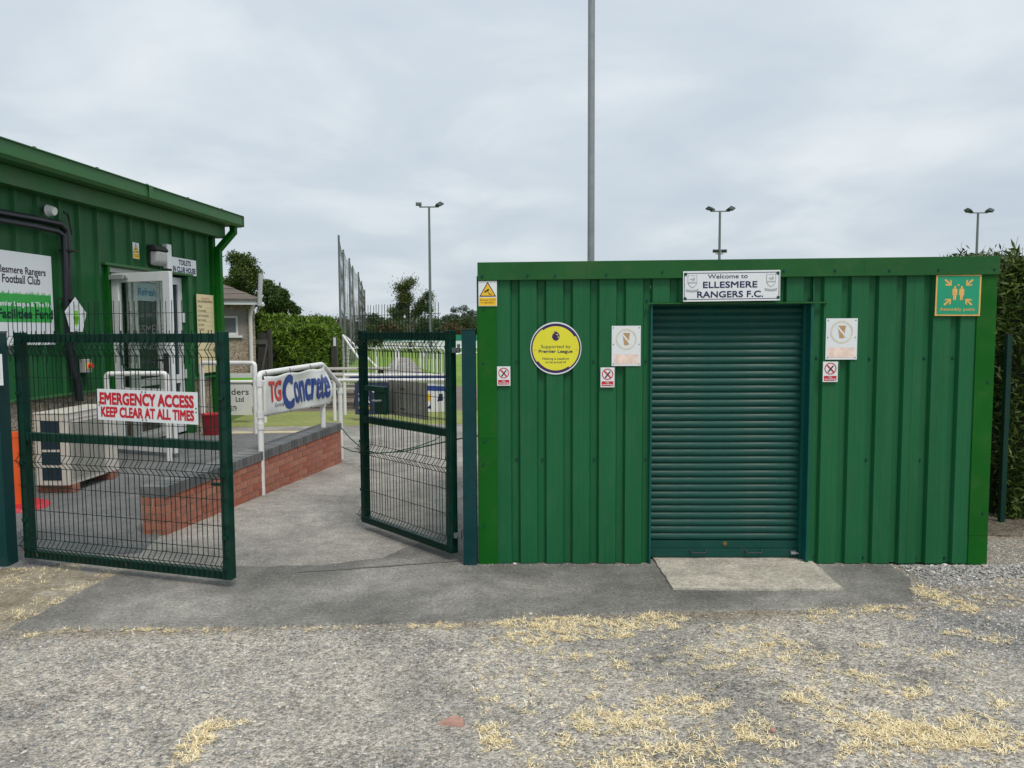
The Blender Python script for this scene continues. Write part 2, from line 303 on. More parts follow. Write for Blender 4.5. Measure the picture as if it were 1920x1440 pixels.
# ------------------------------------------------------------------ text
def text_mesh(s):
    cu = bpy.data.curves.new('t', 'FONT'); cu.body = s; cu.size = 1; cu.resolution_u = 3; cu.fill_mode = 'FRONT'
    ob = bpy.data.objects.new('t', cu); me = bpy.data.meshes.new_from_object(ob)
    bpy.data.objects.remove(ob); bpy.data.curves.remove(cu)
    n = len(me.vertices); a = np.zeros(n*3, dtype=np.float32); me.vertices.foreach_get('co', a); a = a.reshape(-1, 3)
    return me, a
def text_part(s, x0, z0, x1, z1, m, parent, y, bold=.015, name='lettering', warp=None, asp=1.0):
    me, a = text_mesh(s)
    faces = [tuple(p.vertices) for p in me.polygons]; bpy.data.meshes.remove(me)
    lo = a.min(0); hi = a.max(0); sz = (z1-z0)/(hi[1]-lo[1]); sx = (x1-x0)/(hi[0]-lo[0])
    bz = max(0, bold)*sz; bx = bz*asp; sx = (x1-x0-2*bx)/(hi[0]-lo[0]); szz = (z1-z0-2*bz)/(hi[1]-lo[1])
    X = x0+bx+(a[:,0]-lo[0])*sx; Z = z0+bz+(a[:,1]-lo[1])*szz; n = len(X); V = []; F = []
    st = [(0,0)] if bold <= 0 else [(i*.5*bx, j*.5*bz) for i in (-2,-1,0,1,2) for j in (-2,0,2)] if bold > .015 else [(-bx,0),(bx,0),(0,bz),(0,-bz),(0,0)]
    for k, (dx_, dz_) in enumerate(st):
        if warp: P = np.array([warp(p+dx_, q+dz_, k*.00012) for p, q in zip(X, Z)])
        else: P = np.stack([X+dx_, np.full_like(X, y-k*.00004), Z+dz_], 1)
        V += [tuple(map(float, p)) for p in P]; F += [tuple(i+k*n for i in f) for f in faces]
    me = bpy.data.meshes.new(name); me.from_pydata(V, [], F); me.update()
    return link(name, me, m, parent)

def sign(name, label, cat, fr, px0, py0, px1, py1, yo, m, th=.004, group=None, bevel=.0, part='panel', poly=None):
    a = fr.uv(px0, py0, yo); b = fr.uv(px1, py1, yo); cx = (a[0]+b[0])/2; cz = (a[1]+b[1])/2
    wd = b[0]-a[0]; h = a[1]-b[1]
    r = thing(name, label, cat, fr.w(cx, yo, cz), fr.rz, group)
    q = MB()
    if poly: q.prism([((u-.5)*wd, (v-.5)*h) for u, v in poly], -th, 0)
    else: q.box(-wd/2, -th, -h/2, wd/2, 0, h/2)
    q.build(part, m, r, bevel=bevel)
    return r, wd, h, -th
def TX(S, s, u0, v0, u1, v1, m, bold=.015, off=.0012):
    r, wd, h, y = S; return text_part(s, (u0-.5)*wd, (v0-.5)*h, (u1-.5)*wd, (v1-.5)*h, m, r, y-off, bold, asp=.8)
def PL(S, polys, m, name='print', off=.001):
    if name in ('arrow', 'figure') and len(polys) > 1:
        for p in polys: PL(S, [p], m, name, off)
        return
    r, wd, h, y = S; q = MB()
    for p in polys:
        n = len(q.v); q.v += [((u-.5)*wd, y-off, (v-.5)*h) for u, v in p]; q.f.append(tuple(range(n, n+len(p))))
    return q.build(name, m, r)
def RING(S, cu, cv, ru, wfrac, m, name='ring', a0=0, a1=2*PI, off=.0015, n=40):
    r, wd, h, y = S; q = MB(); R1 = ru*wd; R0 = R1*(1-wfrac)
    for i in range(n+1):
        t = a0+(a1-a0)*i/n
        q.v += [((cu-.5)*wd+R1*math.cos(t), y-off, (cv-.5)*h+R1*math.sin(t)), ((cu-.5)*wd+R0*math.cos(t), y-off, (cv-.5)*h+R0*math.sin(t))]
    for i in range(n): q.f.append((2*i, 2*i+2, 2*i+3, 2*i+1))
    return q.build(name, m, r)
def DOTS(S, pts, m, rad=.004, name='fixing'):
    r, wd, h, y = S; q0 = MB(); q0.tube([(0,0,0), (0,-.003,0)], rad, 8); me = q0.mesh(name); me.materials.append(m)
    for u, v in pts:
        o = link(name, me, None, r); o.location = ((u-.5)*wd, y, (v-.5)*h)

# ================================================================== GROUND
def sheet(name, pts, z, m, label=None, jit=0, sub=0, skirt=True):
    P = [Vector((p[0], p[1], z)) for p in pts]
    if sub:
        Q = []
        for i, p in enumerate(P):
            nx = P[(i+1) % len(P)]; k = max(1, int((nx-p).length/sub))
            for j in range(k):
                c = p.lerp(nx, j/k)
                if j and jit: c += Vector((random.uniform(-jit, jit), random.uniform(-jit, jit), 0))
                Q.append(c)
        P = Q
    n = len(P); ar = sum(P[i].x*P[(i+1) % n].y-P[(i+1) % n].x*P[i].y for i in range(n)); sg = 1 if ar > 0 else -1; W = []
    for i in range(n):
        e_ = (P[(i+1) % n]-P[i-1]); e_.normalize(); W.append((P[i].x+e_.y*sg*.03, P[i].y-e_.x*sg*.03, -.0285))
    F_ = [tuple(range(n)) if ar > 0 else tuple(range(n-1, -1, -1))]
    if skirt: F_ += [(i, n+i, n+(i+1) % n, (i+1) % n) if ar > 0 else (i, (i+1) % n, n+(i+1) % n, n+i) for i in range(n)]
    me = bpy.data.meshes.new(name); me.from_pydata([tuple(p) for p in P]+(W if skirt else []), [], F_); me.update()
    o = link(name, me, m); o['kind'] = 'structure'
    if label: o['label'] = label
    return o
e0_ = G(60, 1178); e1_ = G(1690, 1132); EB = (e1_.y-e0_.y)/(e1_.x-e0_.x); EA = e0_.y-EB*e0_.x
M['field'] = ground_mat('field_grass', [(.3,(.065,.115,.022)), (.7,(.14,.19,.045))], big=.25, bscale=30, fine=.3, bump=.4)
M['pitch'] = ground_mat('pitch_grass', [(.3,(.13,.22,.035)), (.7,(.20,.30,.06))], big=.3, bscale=25, fine=.2, bump=.3)
M['gravel'] = ground_mat('gravel', [(.32,(.225,.22,.21)), (.68,(.31,.295,.265)), (.45,(.385,.36,.315)), (.56,(.56,.515,.44))], big=.8, bscale=90, fine=.8, bump=1.0, vor=70, speck=60, band=(EA, EB, .17, (.30,.25,.18)), mott=.13)
M['dirt'] = ground_mat('dirt', [(.3,(.20,.16,.11)), (.7,(.46,.42,.34)), (.5,(.33,.29,.22))], big=2.2, bscale=70, fine=.45, bump=.9, speck=50)
M['apron'] = ground_mat('tarmac_apron', [(.34,(.115,.113,.105)), (.68,(.35,.335,.30)), (.5,(.20,.194,.177))], big=.75, bscale=120, fine=.6, bump=.5, speck=55)
M['path'] = ground_mat('tarmac_path', [(.3,(.19,.18,.165)), (.7,(.41,.385,.345)), (.5,(.30,.283,.257))], big=.9, bscale=120, fine=.5, bump=.6, speck=70)
M['court'] = ground_mat('tarmac_forecourt', [(.3,(.12,.122,.125)), (.7,(.20,.20,.20))], big=.9, bscale=130, fine=.5, bump=.5, speck=60)
M['turf'] = ground_mat('synthetic_turf', [(.3,(.20,.23,.07)), (.7,(.27,.29,.10))], big=1.2, bscale=120, fine=.2, bump=.2)
M['patio'] = ground_mat('patio', [(.3,(.15,.12,.10)), (.7,(.21,.17,.14))], big=1.2, bscale=60, fine=.25, bump=.2)
M['paleline'] = mat('pale_edging', (.55,.48,.30), .8, var=.1, vs=10)
sheet('ground', [(-1500,-600), (1500,-600), (1500,2500), (-1500,2500)], -.028, M['field'], skirt=False)
sheet('pitch', [(-14,24), (60,24), (60,74), (-14,74)], -.020, M['pitch'], 'mown green sports pitch beyond the railings')
g = lambda a, b: G(a, b)
sheet('gravel_yard', [(-40,-12), (40,-12), (40,16), (2,16), (-.2,7.0), (-4.5,6.4), (-40,6.2)], -.012, M['gravel'], skirt=False)
k0 = G(900, 1057); k1 = G(1848, 1058)
sheet('dirt_verge', [g(-420,1075), g(40,1058), g(250,1062), g(150,1105), g(10,1172), g(-420,1300)], -.006, M['dirt'], 'dry earth verge beside the left gate post', jit=.03, sub=.12)
sheet('tarmac_path', [g(160,1075), g(120,1020), (-4.2,7.0), (-6.9,7.2), (-5.9,14.9), (-.6,14.7), (3.2,14.4), (3.2,9), (-.25,8.4), (-.22,5.6)], -.004, M['path'], jit=.0)
apron_pts = [g(18,1178), g(130,1120), g(246,1064), g(330,1058), g(470,1062), g(600,1060), g(720,1045), g(800,1010), g(900,985), (k0.x-.05, k0.y+.2), (k1.x-.9, k1.y+.3), g(1660,1052), g(1705,1085), g(1712,1128), g(1500,1140), g(1250,1142), g(960,1158), g(700,1167), g(350,1172)]
sheet('tarmac_apron', apron_pts, 0.0, M['apron'], jit=.016, sub=.07)
sheet('tarmac_forecourt', [g(100,1060), g(190,1040), g(262,1036), g(300,1004), (-2.98,6.65), (-2.40,10.0), (-2.75,12.4), (-3.6,13.2), (-5.3,13.15), (-5.4,14.3), (-6.9,7.5), (-8,5.6), (-4.4,5.55)], .002, M['court'], jit=0)
sheet('synthetic_turf', [(-5.4,14.0), (-4.2,14.05), (-1.2,14.3), (-.6,14.25), (-.6,16.6), (-5.6,16.6)], .006, M['turf'], 'strip of olive synthetic turf beyond the tarmac')
sheet('patio', [(-6,16.6), (-.9,16.6), (-.9,24), (-8.5,24)], .004, M['patio'], 'brown paved patio under the picnic tables')
sheet('pale_edging', [(-5.35,13.05), (-3.55,13.15), (-3.55,13.32), (-5.35,13.22)], .012, M['paleline'], 'cream edging strip across the forecourt')
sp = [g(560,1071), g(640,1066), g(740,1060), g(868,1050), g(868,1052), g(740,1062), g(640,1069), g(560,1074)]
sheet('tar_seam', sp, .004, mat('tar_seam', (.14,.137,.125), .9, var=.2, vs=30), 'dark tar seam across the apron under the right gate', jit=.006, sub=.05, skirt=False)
# concrete slab with real thickness
slab = MB(); P0 = [G(1222,1046), G(1262,1106), G(1582,1108), G(1512,1046)]; P = []
for i in range(4):
    for j in range(12):
        v_ = P0[i].lerp(P0[(i+1) % 4], j/12)
        if j: v_ = v_+Vector((random.gauss(0,.004), random.gauss(0,.004), 0))
        P.append(v_)
n = len(P); slab.v = [(p.x, p.y, .014) for p in P]+[(p.x, p.y, -.05) for p in P]
slab.f = [tuple(range(n))]+[((i+1) % n, i, i+n, (i+1) % n+n) for i in range(n)]
o = slab.build('concrete_slab', M['concrete']); o['kind'] = 'structure'; o['label'] = 'pale concrete threshold slab in front of the roller shutter'
for i in o.data.polygons:
    pass

# ---- loose stones (one stuff object)
def stones(name, P, S, m, label, seed=1):
    r = np.random.default_rng(seed); n = len(P)
    base = np.array([(1,0,0),(.3,.95,0),(-.9,.4,0),(-.6,-.8,0),(.5,-.8,0),(.05,.05,.75)], dtype=float)
    J = base[None]+r.normal(0, .16, (n, 6, 3)); sc = S[:, None]*np.stack([r.uniform(.7,1.3,n), r.uniform(.55,1.0,n), r.uniform(.5,.95,n)], 1)
    J = J*sc[:, None, :]; a = r.uniform(0, 2*PI, n); ca, sa = np.cos(a)[:, None], np.sin(a)[:, None]
    X = J[..., 0]*ca-J[..., 1]*sa; Y = J[..., 0]*sa+J[..., 1]*ca
    V = np.stack([X+P[:, 0:1], Y+P[:, 1:2], J[..., 2]+P[:, 2:3]], 2)
    F = np.array([(0,1,5),(1,2,5),(2,3,5),(3,4,5),(4,0,5)])[None]+(np.arange(n)*6)[:, None, None]
    o = np_mesh(name, V.reshape(-1,3), F.reshape(-1,3), m); tag(o, label, kind='stuff'); return o
def stonemat(name):
    m = bpy.data.materials.new(name); m.use_nodes = True; t = m.node_tree; p = t.nodes['Principled BSDF']; p.inputs['Roughness'].default_value = .85
    gmt = N(t, 'ShaderNodeNewGeometry'); r = N(t, 'ShaderNodeValToRGB'); t.links.new(gmt.outputs['Random Per Island'], r.inputs[0])
    E = r.color_ramp.elements; E[0].position = 0; E[0].color = (.13,.135,.145,1); E[1].position = 1; E[1].color = (.75,.73,.68,1)
    for q, c in ((.3,(.24,.245,.255)), (.6,(.34,.335,.32)), (.82,(.47,.45,.41)), (.93,(.46,.35,.28))): e = E.new(q); e.color = (*c, 1)
    t.links.new(r.outputs[0], p.inputs['Base Color']); return m
M['stone'] = stonemat('stones')
def vnoise(x, y, s, seed):                             # cheap value noise
    r = np.random.default_rng(seed); g_ = r.random((64, 64)); x = x*s+17.3; y = y*s+9.1
    xi = np.floor(x).astype(int); yi = np.floor(y).astype(int); fx = x-xi; fy = y-yi; fx = fx*fx*(3-2*fx); fy = fy*fy*(3-2*fy)
    a = g_[xi % 64, yi % 64]; b = g_[(xi+1) % 64, yi % 64]; c = g_[xi % 64, (yi+1) % 64]; d = g_[(xi+1) % 64, (yi+1) % 64]
    return (a*(1-fx)+b*fx)*(1-fy)+(c*(1-fx)+d*fx)*fy
APX = np.array([(p.x, p.y) if hasattr(p, 'x') else p for p in apron_pts])
def inpoly(x, y, poly):
    ins = np.zeros(len(x), bool); j = len(poly)-1
    for i in range(len(poly)):
        xi, yi = poly[i][0], poly[i][1]; xj, yj = poly[j][0], poly[j][1]
        c = ((yi > y) != (yj > y)) & (x < (xj-xi)*(y-yi)/(yj-yi+1e-12)+xi); ins ^= c; j = i
    return ins
n = 330000
x = RNG.uniform(-5.2, 6.5, n); y = RNG.uniform(2.2, 6.3, n)
keep = (np.abs(x) < y*.72+.3) & ~inpoly(x, y, APX) & ~((y > k0.y-.02) & (x > k0.x-.1) & (x < k1.x+.02)) & ~((y > 5.35) & (x < -.3))
dn = .45*vnoise(x, y, 1.1, 3)+.3*vnoise(x, y, 3.1, 4)+.25*vnoise(x, y, 8., 9)
right = np.clip((x-1.0-.5*(5.2-y))/1.4, 0, 1)*.28+np.clip((x-2.6)/.9, 0, 1)*.2; left = np.clip((-x-.2)/1.5, 0, 1)*.12
keep &= RNG.random(n) < np.clip((dn-.40+right+left)*2.4, .12, 1)
x, y = x[keep], y[keep]; print('stones', len(x)); S = .0032+.0085*RNG.random(len(x))**3.5+.0035*(x > 1.8)*RNG.random(len(x))
stones('loose_gravel', np.stack([x, y, np.full_like(x, -.013)], 1), S, M['stone'], 'loose grey gravel scattered over the yard')
x = RNG.uniform(-4.5, 4.3, 1600); y = RNG.uniform(4.6, 6.2, 1600); kk = inpoly(x, y, APX); x, y = x[kk], y[kk]
kk = (RNG.random(len(x)) < .16) | ((y < 4.85) & (RNG.random(len(x)) < .6)); x, y = x[kk], y[kk]
stones('grit', np.stack([x, y, np.full_like(x, 0)], 1), .002+.004*RNG.random(len(x))**3, M['stone'], 'small pale grit lying on the tarmac apron', 5)
x = RNG.uniform(k1.x-.65, k1.x+1.4, 5000); y = k1.y-.02-RNG.random(5000)**1.6*.42
stones('gravel_bank', np.stack([x, y, .012*(1-(k1.y-y)/.45)-.012], 1), .006+.010*RNG.random(5000)**2, M['stone'], 'coarse grey gravel banked against the foot of the green kiosk', 6)
x = RNG.uniform(k0.x-.25, k1.x-.7, 520); x = x[(x < 1.0) | (x > 2.25)]; y = k0.y+(k1.y-k0.y)*(x-k0.x)/(k1.x-k0.x)-.012-.05*RNG.random(len(x))**2.2
stones('foot_grit', np.stack([x, y, np.full_like(x, .001)], 1), .0022+.006*RNG.random(len(x))**3, M['stone'], 'grit and small stones gathered along the foot of the green kiosk', 15)
# ---- dry grass tufts
def strawmat():
    m = bpy.data.materials.new('straw'); m.use_nodes = True; t = m.node_tree; p = t.nodes['Principled BSDF']; p.inputs['Roughness'].default_value = .8
    gmt = N(t, 'ShaderNodeNewGeometry'); r = N(t, 'ShaderNodeValToRGB'); t.links.new(gmt.outputs['Random Per Island'], r.inputs[0])
    E = r.color_ramp.elements; E[0].position = 0; E[0].color = (.26,.17,.08,1); E[1].position = 1; E[1].color = (1.0,.92,.66,1)
    for q, c in ((.07,(.34,.30,.11)), (.16,(.62,.45,.21)), (.42,(.93,.77,.46))): e = E.new(q); e.color = (*c, 1)
    t.links.new(r.outputs[0], p.inputs['Base Color']); return m
M['straw'] = strawmat()
patches = [(1010,1164,85,14,1.2),(1020,1187,80,14,1.2),(1150,1178,60,18,.8),(1105,1162,60,10,.7),(1240,1156,42,11,1.1),(1195,1172,60,14,.5),(810,1172,46,6,.8),(985,1205,60,12,.3),
 (1390,1180,60,14,.4),(1065,1227,38,6,.6),(1160,1241,18,7,.7),(1385,1215,45,12,.6),(1365,1240,60,10,.6),(1262,1322,62,16,1.2),(1320,1318,42,14,.9),(1150,1350,70,22,1.1),(1215,1362,60,20,.7),
 (1395,1360,25,26,.8),(927,1376,27,24,1.6),(1057,1389,16,9,1.0),(1110,1305,12,8,.8),(1150,1432,55,16,.9),(1270,1418,90,30,1.0),(1320,1395,50,14,.6),(1420,1430,50,14,.5),
 (1742,1110,34,11,1.5),(1802,1134,32,12,1.6),(1560,1143,52,7,.7),(1650,1140,50,7,.8),(1700,1153,18,5,.9),(1550,1155,40,10,.5),(1483,1205,34,10,.7),(1425,1206,25,5,.8),(1505,1228,60,12,.5),(1450,1225,40,8,.5),
 (1530,1308,50,24,.9),(1620,1262,40,10,.8),(1700,1292,50,14,.7),(1640,1355,70,22,1.4),(1700,1378,90,22,1.5),(1790,1372,100,26,1.4),(1860,1385,70,24,1.2),(1620,1400,50,10,.7),(1840,1345,40,8,.7),
 (1470,1390,34,8,.6),(1420,1370,30,18,.7),(1870,1195,36,9,.7),(1890,1090,34,8,.4),(1760,1222,26,6,.7),(1640,1208,24,5,.7),(1880,1320,30,8,.6),(1855,1120,60,14,.3),(1790,1185,30,8,.6),
 (390,1362,30,20,1.6),(345,1412,26,20,1.3),(370,1388,26,12,1.0),(432,1348,16,9,.8),(455,1352,12,5,.4),
 (60,1064,90,6,1.0),(30,1085,60,10,.6),(205,1074,36,7,.9),(140,1100,40,8,.7),(90,1126,34,8,.9),(30,1152,44,9,1.0),(-20,1100,40,20,.6),(120,1180,60,4,.4),(240,1180,60,5,.5),(390,1180,90,4,.35),(600,1176,80,4,.35),(330,1060,60,3,.25),(40,1190,40,5,.3)]
TP = []; TL = []
for (px, py, rx, ry, d) in patches:
    c = G(px, py); ex = G(px+rx, py); ey = G(px, py-ry) ; ax = (ex-c).length; ay = abs(ey.y-c.y)
    m = int(ax*ay*PI*600*d)+3
    t = RNG.uniform(0, 2*PI, m); r = np.sqrt(RNG.random(m))*1.15
    r *= .65+.6*vnoise(np.cos(t)*2, np.sin(t)*2, 1.3, int(px) % 97)
    TP += list(zip(c.x+np.cos(t)*r*ax, c.y+np.sin(t)*r*ay)); TL += [1.0 if d > .5 else .75]*m
for i in range(420):
    px = random.uniform(890, 1915); py = random.uniform(1150, 1436); c = G(px, py)
    if vnoise(np.array([c.x]), np.array([c.y]), 1.6, 21)[0] > .47: TP.append((c.x, c.y)); TL.append(.6)
TP = np.array(TP); TL = np.array(TL); nt_ = len(TP); per = 17
bx = np.repeat(TP[:, 0], per)+RNG.normal(0, .012, nt_*per); by = np.repeat(TP[:, 1], per)+RNG.normal(0, .012, nt_*per)
ln = np.repeat(TL, per)*RNG.uniform(.014, .043, nt_*per); az = RNG.uniform(0, 2*PI, nt_*per); el = np.abs(RNG.normal(.16, .26, nt_*per)); el = np.clip(el, .04, 1.3); wd = RNG.uniform(.0009, .0018, nt_*per)
dxx, dyy = np.cos(az), np.sin(az); px_, py_ = -dyy, dxx; bend = RNG.uniform(-.45, .25, nt_*per)
z0 = -.008
B = np.stack([bx, by, np.full_like(bx, z0)], 1); D1 = np.stack([dxx*np.cos(el), dyy*np.cos(el), np.sin(el)], 1)*ln[:, None]*.5
e2 = np.maximum(el+bend, -.1); D2 = np.stack([dxx*np.cos(e2), dyy*np.cos(e2), np.sin(e2)], 1)*ln[:, None]*.5; S_ = np.stack([px_, py_, np.zeros_like(px_)], 1)*wd[:, None]
V = np.stack([B-S_, B+S_, B+D1-S_*.9, B+D1+S_*.9, B+D1+D2], 1); V[..., 2] = np.maximum(V[..., 2], -.008)
F = (np.array([(0,1,3),(0,3,2),(2,3,4)])[None]+(np.arange(len(B))*5)[:, None, None]).reshape(-1, 3)
o = np_mesh('dry_grass', V.reshape(-1,3), F, M['straw']); tag(o, 'straw coloured dead grass tufts over the gravel yard', kind='stuff')
print('blades', len(B))
# brick chip and a few larger stones
def lump(name, label, cat, loc, s, m, seed, sq=(1,.8,.5), group=None):
    r = random.Random(seed); import bmesh
    bm = bmesh.new(); bmesh.ops.create_icosphere(bm, subdivisions=2, radius=1)
    for v in bm.verts:
        k = 1+r.uniform(-.18, .18); v.co = Vector((v.co.x*sq[0]*k*s, v.co.y*sq[1]*k*s, v.co.z*sq[2]*k*s))
    me = bpy.data.meshes.new(name); bm.to_mesh(me); bm.free(); o = link(name, me, m); o.location = loc; o.rotation_euler = (0,0,r.uniform(0,6)); return tag(o, label, cat, group)
M['palestone'] = mat('pale_stone', (.66,.64,.60), .8, var=.15, vs=40)
M['pinkchip'] = mat('pink_brick_chip', (.42,.24,.19), .9, var=.2, vs=40)
def gz(px, py, z): v = G(px, py); v.z = z; return v
q = MB(); q.v = [(-.062,-.012,0),(.058,-.030,0),(.050,.022,0),(.0,.050,0),(-.03,.022,0),(-.055,-.008,.014),(.052,-.024,.018),(.044,.018,.020),(.002,.042,.017),(-.026,.018,.016)]
q.f = [(5,6,7,8,9)]+[(i,(i+1)%5,5+(i+1)%5,5+i) for i in range(5)]; o = q.build('brick_chip', M['pinkchip']); o.location = gz(848,1352,-.012); tag(o, 'flat pinkish brick chip lying alone in the grey gravel', 'brick chip')
lump('pebble', 'reddish round pebble beside a dark gravel hollow near the bottom right', 'stone', gz(1449,1368,-.004), .013, M['pinkchip'], 4, (1,1,.9))
lump('pebble', 'white pebble alone on the gravel left of centre', 'stone', gz(267,1288,-.006), .016, M['palestone'], 5)
lump('pebble', 'small white pebble on the tarmac edge by the dead grass', 'stone', gz(995,1151,.002), .011, M['palestone'], 6)
lump('pebble', 'white stone at the kiosk foot beside the left corner trim', 'stone', gz(965,1058,.004), .015, M['palestone'], 8)
lump('pebble', 'white stone at the kiosk foot under the right wall', 'stone', gz(1771,1060,.006), .018, M['palestone'], 9)

# ================================================================== GREEN KIOSK
rzK = math.atan2(k1.y-k0.y, k1.x-k0.x); K = Frame(k0, rzK); KW = (k1-k0).length
kiosk = thing('green_kiosk', 'green corrugated metal kiosk with a closed roller shutter', 'kiosk', K.o, K.rz)
def U(px, py, yo=0): return K.uv(px, py, yo)
FT = (U(895,492,-.03)[1]+U(1875,480,-.03)[1])/2; FTL = U(895,492,-.03)[1]; FTR = U(1875,480,-.03)[1]
FB = FT-.128
print('kiosk', KW, FTL, FTR, math.degrees(rzK), k0, k1)
xd0 = U(1219, 800)[0]; xd1 = U(1519, 800)[0]; zd = (U(1230,568)[1]+U(1510,565)[1])/2; DEP = 2.5
tl = U(932, 800)[0]; tr = U(1822, 800)[0]
gx0 = U(966, 700)[0]; pitch = (U(1164,700)[0]-gx0)/4; grx0 = U(1587.5, 560)[0]; pr = (U(1793,560)[0]-grx0)/4
def corr(mb, x0, x1, z0, z1, g0, p, gw=.046, d=.032, sl=.013, y=0, inv=False):
    """box-profile sheet: outer faces at y, grooves set back by d (inv: narrow ribs standing proud)"""
    pts = [(x0, y)]
    k = math.floor((x0-g0)/p)-1; 
    def add(xx, yy):
        if x0 < xx < x1: pts.append((xx, yy))
    start_in = False
    prof = []
    while g0+k*p-gw/2-sl < x1+p:
        c = g0+k*p; a = (-1 if inv else 1)*d
        prof += [(c-gw/2-sl, y), (c-gw/2, y+a), (c+gw/2, y+a), (c+gw/2+sl, y)]
        # stiffening creases on the wide face
        w0 = c+gw/2+sl; w1 = c+p-gw/2-sl; 
        for q in (.36, .64):
            xm = w0+(w1-w0)*q; prof += [(xm-.004, y), (xm, y+.0012), (xm+.004, y)]
        k += 1
    def yat(xx):
        for (a, b), (c, e) in zip(prof, prof[1:]):
            if a <= xx <= c: return b+(e-b)*(xx-a)/(c-a+1e-9)
        return y
    P = [(x0, yat(x0))]+[q for q in prof if x0+1e-4 < q[0] < x1-1e-4]+[(x1, yat(x1))]
    n = len(mb.v); m = len(P)
    for (a, b) in P: mb.v += [(a, b, z0), (a, b, z1)]
    for i in range(m-1): mb.f.append((n+2*i, n+2*i+2, n+2*i+3, n+2*i+1))
    # back skin so the sheet has a thickness
    nb = len(mb.v)
    for (a, b) in P: mb.v += [(a, b+.0012, z0), (a, b+.0012, z1)]
    for i in range(m-1): mb.f.append((nb+2*i, nb+2*i+1, nb+2*i+3, nb+2*i+2)); mb.f.append((n+2*i, nb+2*i, nb+2*i+2, n+2*i+2)); mb.f.append((n+2*i+1, n+2*i+3, nb+2*i+3, nb+2*i+1))
    mb.f.append((n, n+1, nb+1, nb)); mb.f.append((n+2*m-2, nb+2*m-2, nb+2*m-1, n+2*m-1))
# left wall in two sheets, right wall in two, one over the door
xm = gx0+pitch*2+.045
for a, b, g0_, p_, yy in ((tl-.03, xm, gx0, pitch, 0), (xm-.004, xd0, gx0, pitch, -.0015)):
    q = MB(); corr(q, a, b, .005, FB+.05, g0_, p_, y=yy); q.build('wall_sheet', M['clad'], kiosk)
xm = grx0+pr*2+.1
for a, b, yy in ((xd1, xm, 0), (xm-.004, tr+.03, -.0015)):
    q = MB(); corr(q, a, b, .005, FB+.05, grx0, pr, y=yy); q.build('wall_sheet', M['clad'], kiosk)
q = MB(); corr(q, xd0+.001, xd1-.001, zd, FB+.05, gx0, pitch, y=.002); q.build('wall_sheet', M['clad'], kiosk)
# side, back walls and roof
for xx, nm in ((.012, -1), (KW-.012, 1)):
    q = MB(); corr(q, -DEP+.02, -.03, .005, FB+.05, -.2, .2); o = q.build('wall_sheet', M['clad'], kiosk)
    if nm < 0: o.location = (xx, 0, 0); o.rotation_euler = (0, 0, -PI/2)
    else: o.location = (xx, DEP, 0); o.rotation_euler = (0, 0, PI/2); 
    if nm < 0: o.location = (xx, 0, 0)
q = MB(); corr(q, 0, KW-.03, .005, FB+.05, .1, .2); o = q.build('wall_sheet', M['clad'], kiosk); o.location = (KW-.015, DEP-.005, 0); o.rotation_euler = (0,0,PI)
MB().box(.01, .01, FT-.05, KW-.01, DEP, FT-.03).build('roof', M['fascia'], kiosk)
# corner trims (L sections)
for (a, b, s) in ((0, tl, 0), (tr, KW, 1)):
    q = MB(); q.box(a, -.012, .0 if not s else .22, b, -.004, FB+.02)
    if s: q.box(a+.002, -.010, .0, b+.003, -.002, .222)
    else: q.box(a+.001, -.0135, .95, b, -.0125, FB)
    if s: q.box(b-.006, -.004, 0, b+.004, .12, FB+.02)
    else: q.box(a-.008, -.012, 0, a, .12, FB+.02)
    q.build('corner_trim', M['trim'], kiosk, bevel=.002)
# fascia in three lapped lengths, following the slight rise to the right
fx = [U(895,500,-.03)[0], U(996,500,-.03)[0], U(1275,500,-.03)[0], U(1621,500,-.03)[0], U(1875,500,-.03)[0]]
def ft(x): return FTL+(FTR-FTL)*x/KW
for i in range(4):
    a, b = fx[i], fx[i+1]+(.02 if i < 3 else 0); y0 = -.030-(.0016 if i % 2 else 0)
    q = MB(); n = 0
    q.prism([(a, ft(a)-.128), (b, ft(b)-.128), (b, ft(b)), (a, ft(a))], y0, y0+.003)
    q.prism([(a, ft(a)-.002), (b, ft(b)-.002), (b, ft(b)+.0), (a, ft(a)+.0)], y0+.0035, .12)
    q.prism([(a, ft(a)-.130), (b, ft(b)-.130), (b, ft(b)-.127), (a, ft(a)-.127)], y0+.0005, -.004)
    q.build('fascia', M['fascia'], kiosk, bevel=.001)
# end returns of fascia
for xx, tt in ((fx[0]+.001, ft(0)), (fx[4]-.004, ft(KW))):
    MB().box(xx, -.026, tt-.126, xx+.003, DEP, tt-.004).build('fascia', M['fascia'], kiosk)
# screws
sc = MB(); sc.tube([(0,0,0),(0,-.002,0)], .011, 12); sc.tube([(0,-.002,0),(0,-.009,0)], .0065, 6)
SM = sc.mesh('screw'); SM.materials.append(M['shutter'])
def screw(px, py, y, m=None):
    u = U(px, py, y); o = link('screw', SM, None, kiosk); o.location = (u[0], y, u[1])
for px, py in ((904,518),(989,516),(1041,517),(1137,515),(1242,510),(1470,508),(1566,507),(1668,507),(1760,506),(1865,505)): screw(px, py, -.031)
for px, py in ((1213,563),(1518,560),(969,678),(1113,678),(1211,677),(1531,671),(1630,673),(1733,672),(1786,671)): screw(px, py, .030)
for px, py in ((969,861),(1017,862),(1114,862),(1210,861),(1624,862),(1725,863),(1527,1043),(1618,1045),(1717,1046),(1771,1046)): screw(px, py, .030)
for px, py in ((907,579),(907,681),(909,827),(907,871),(908,985),(1852,717),(1843,962)): screw(px, py, -.012)
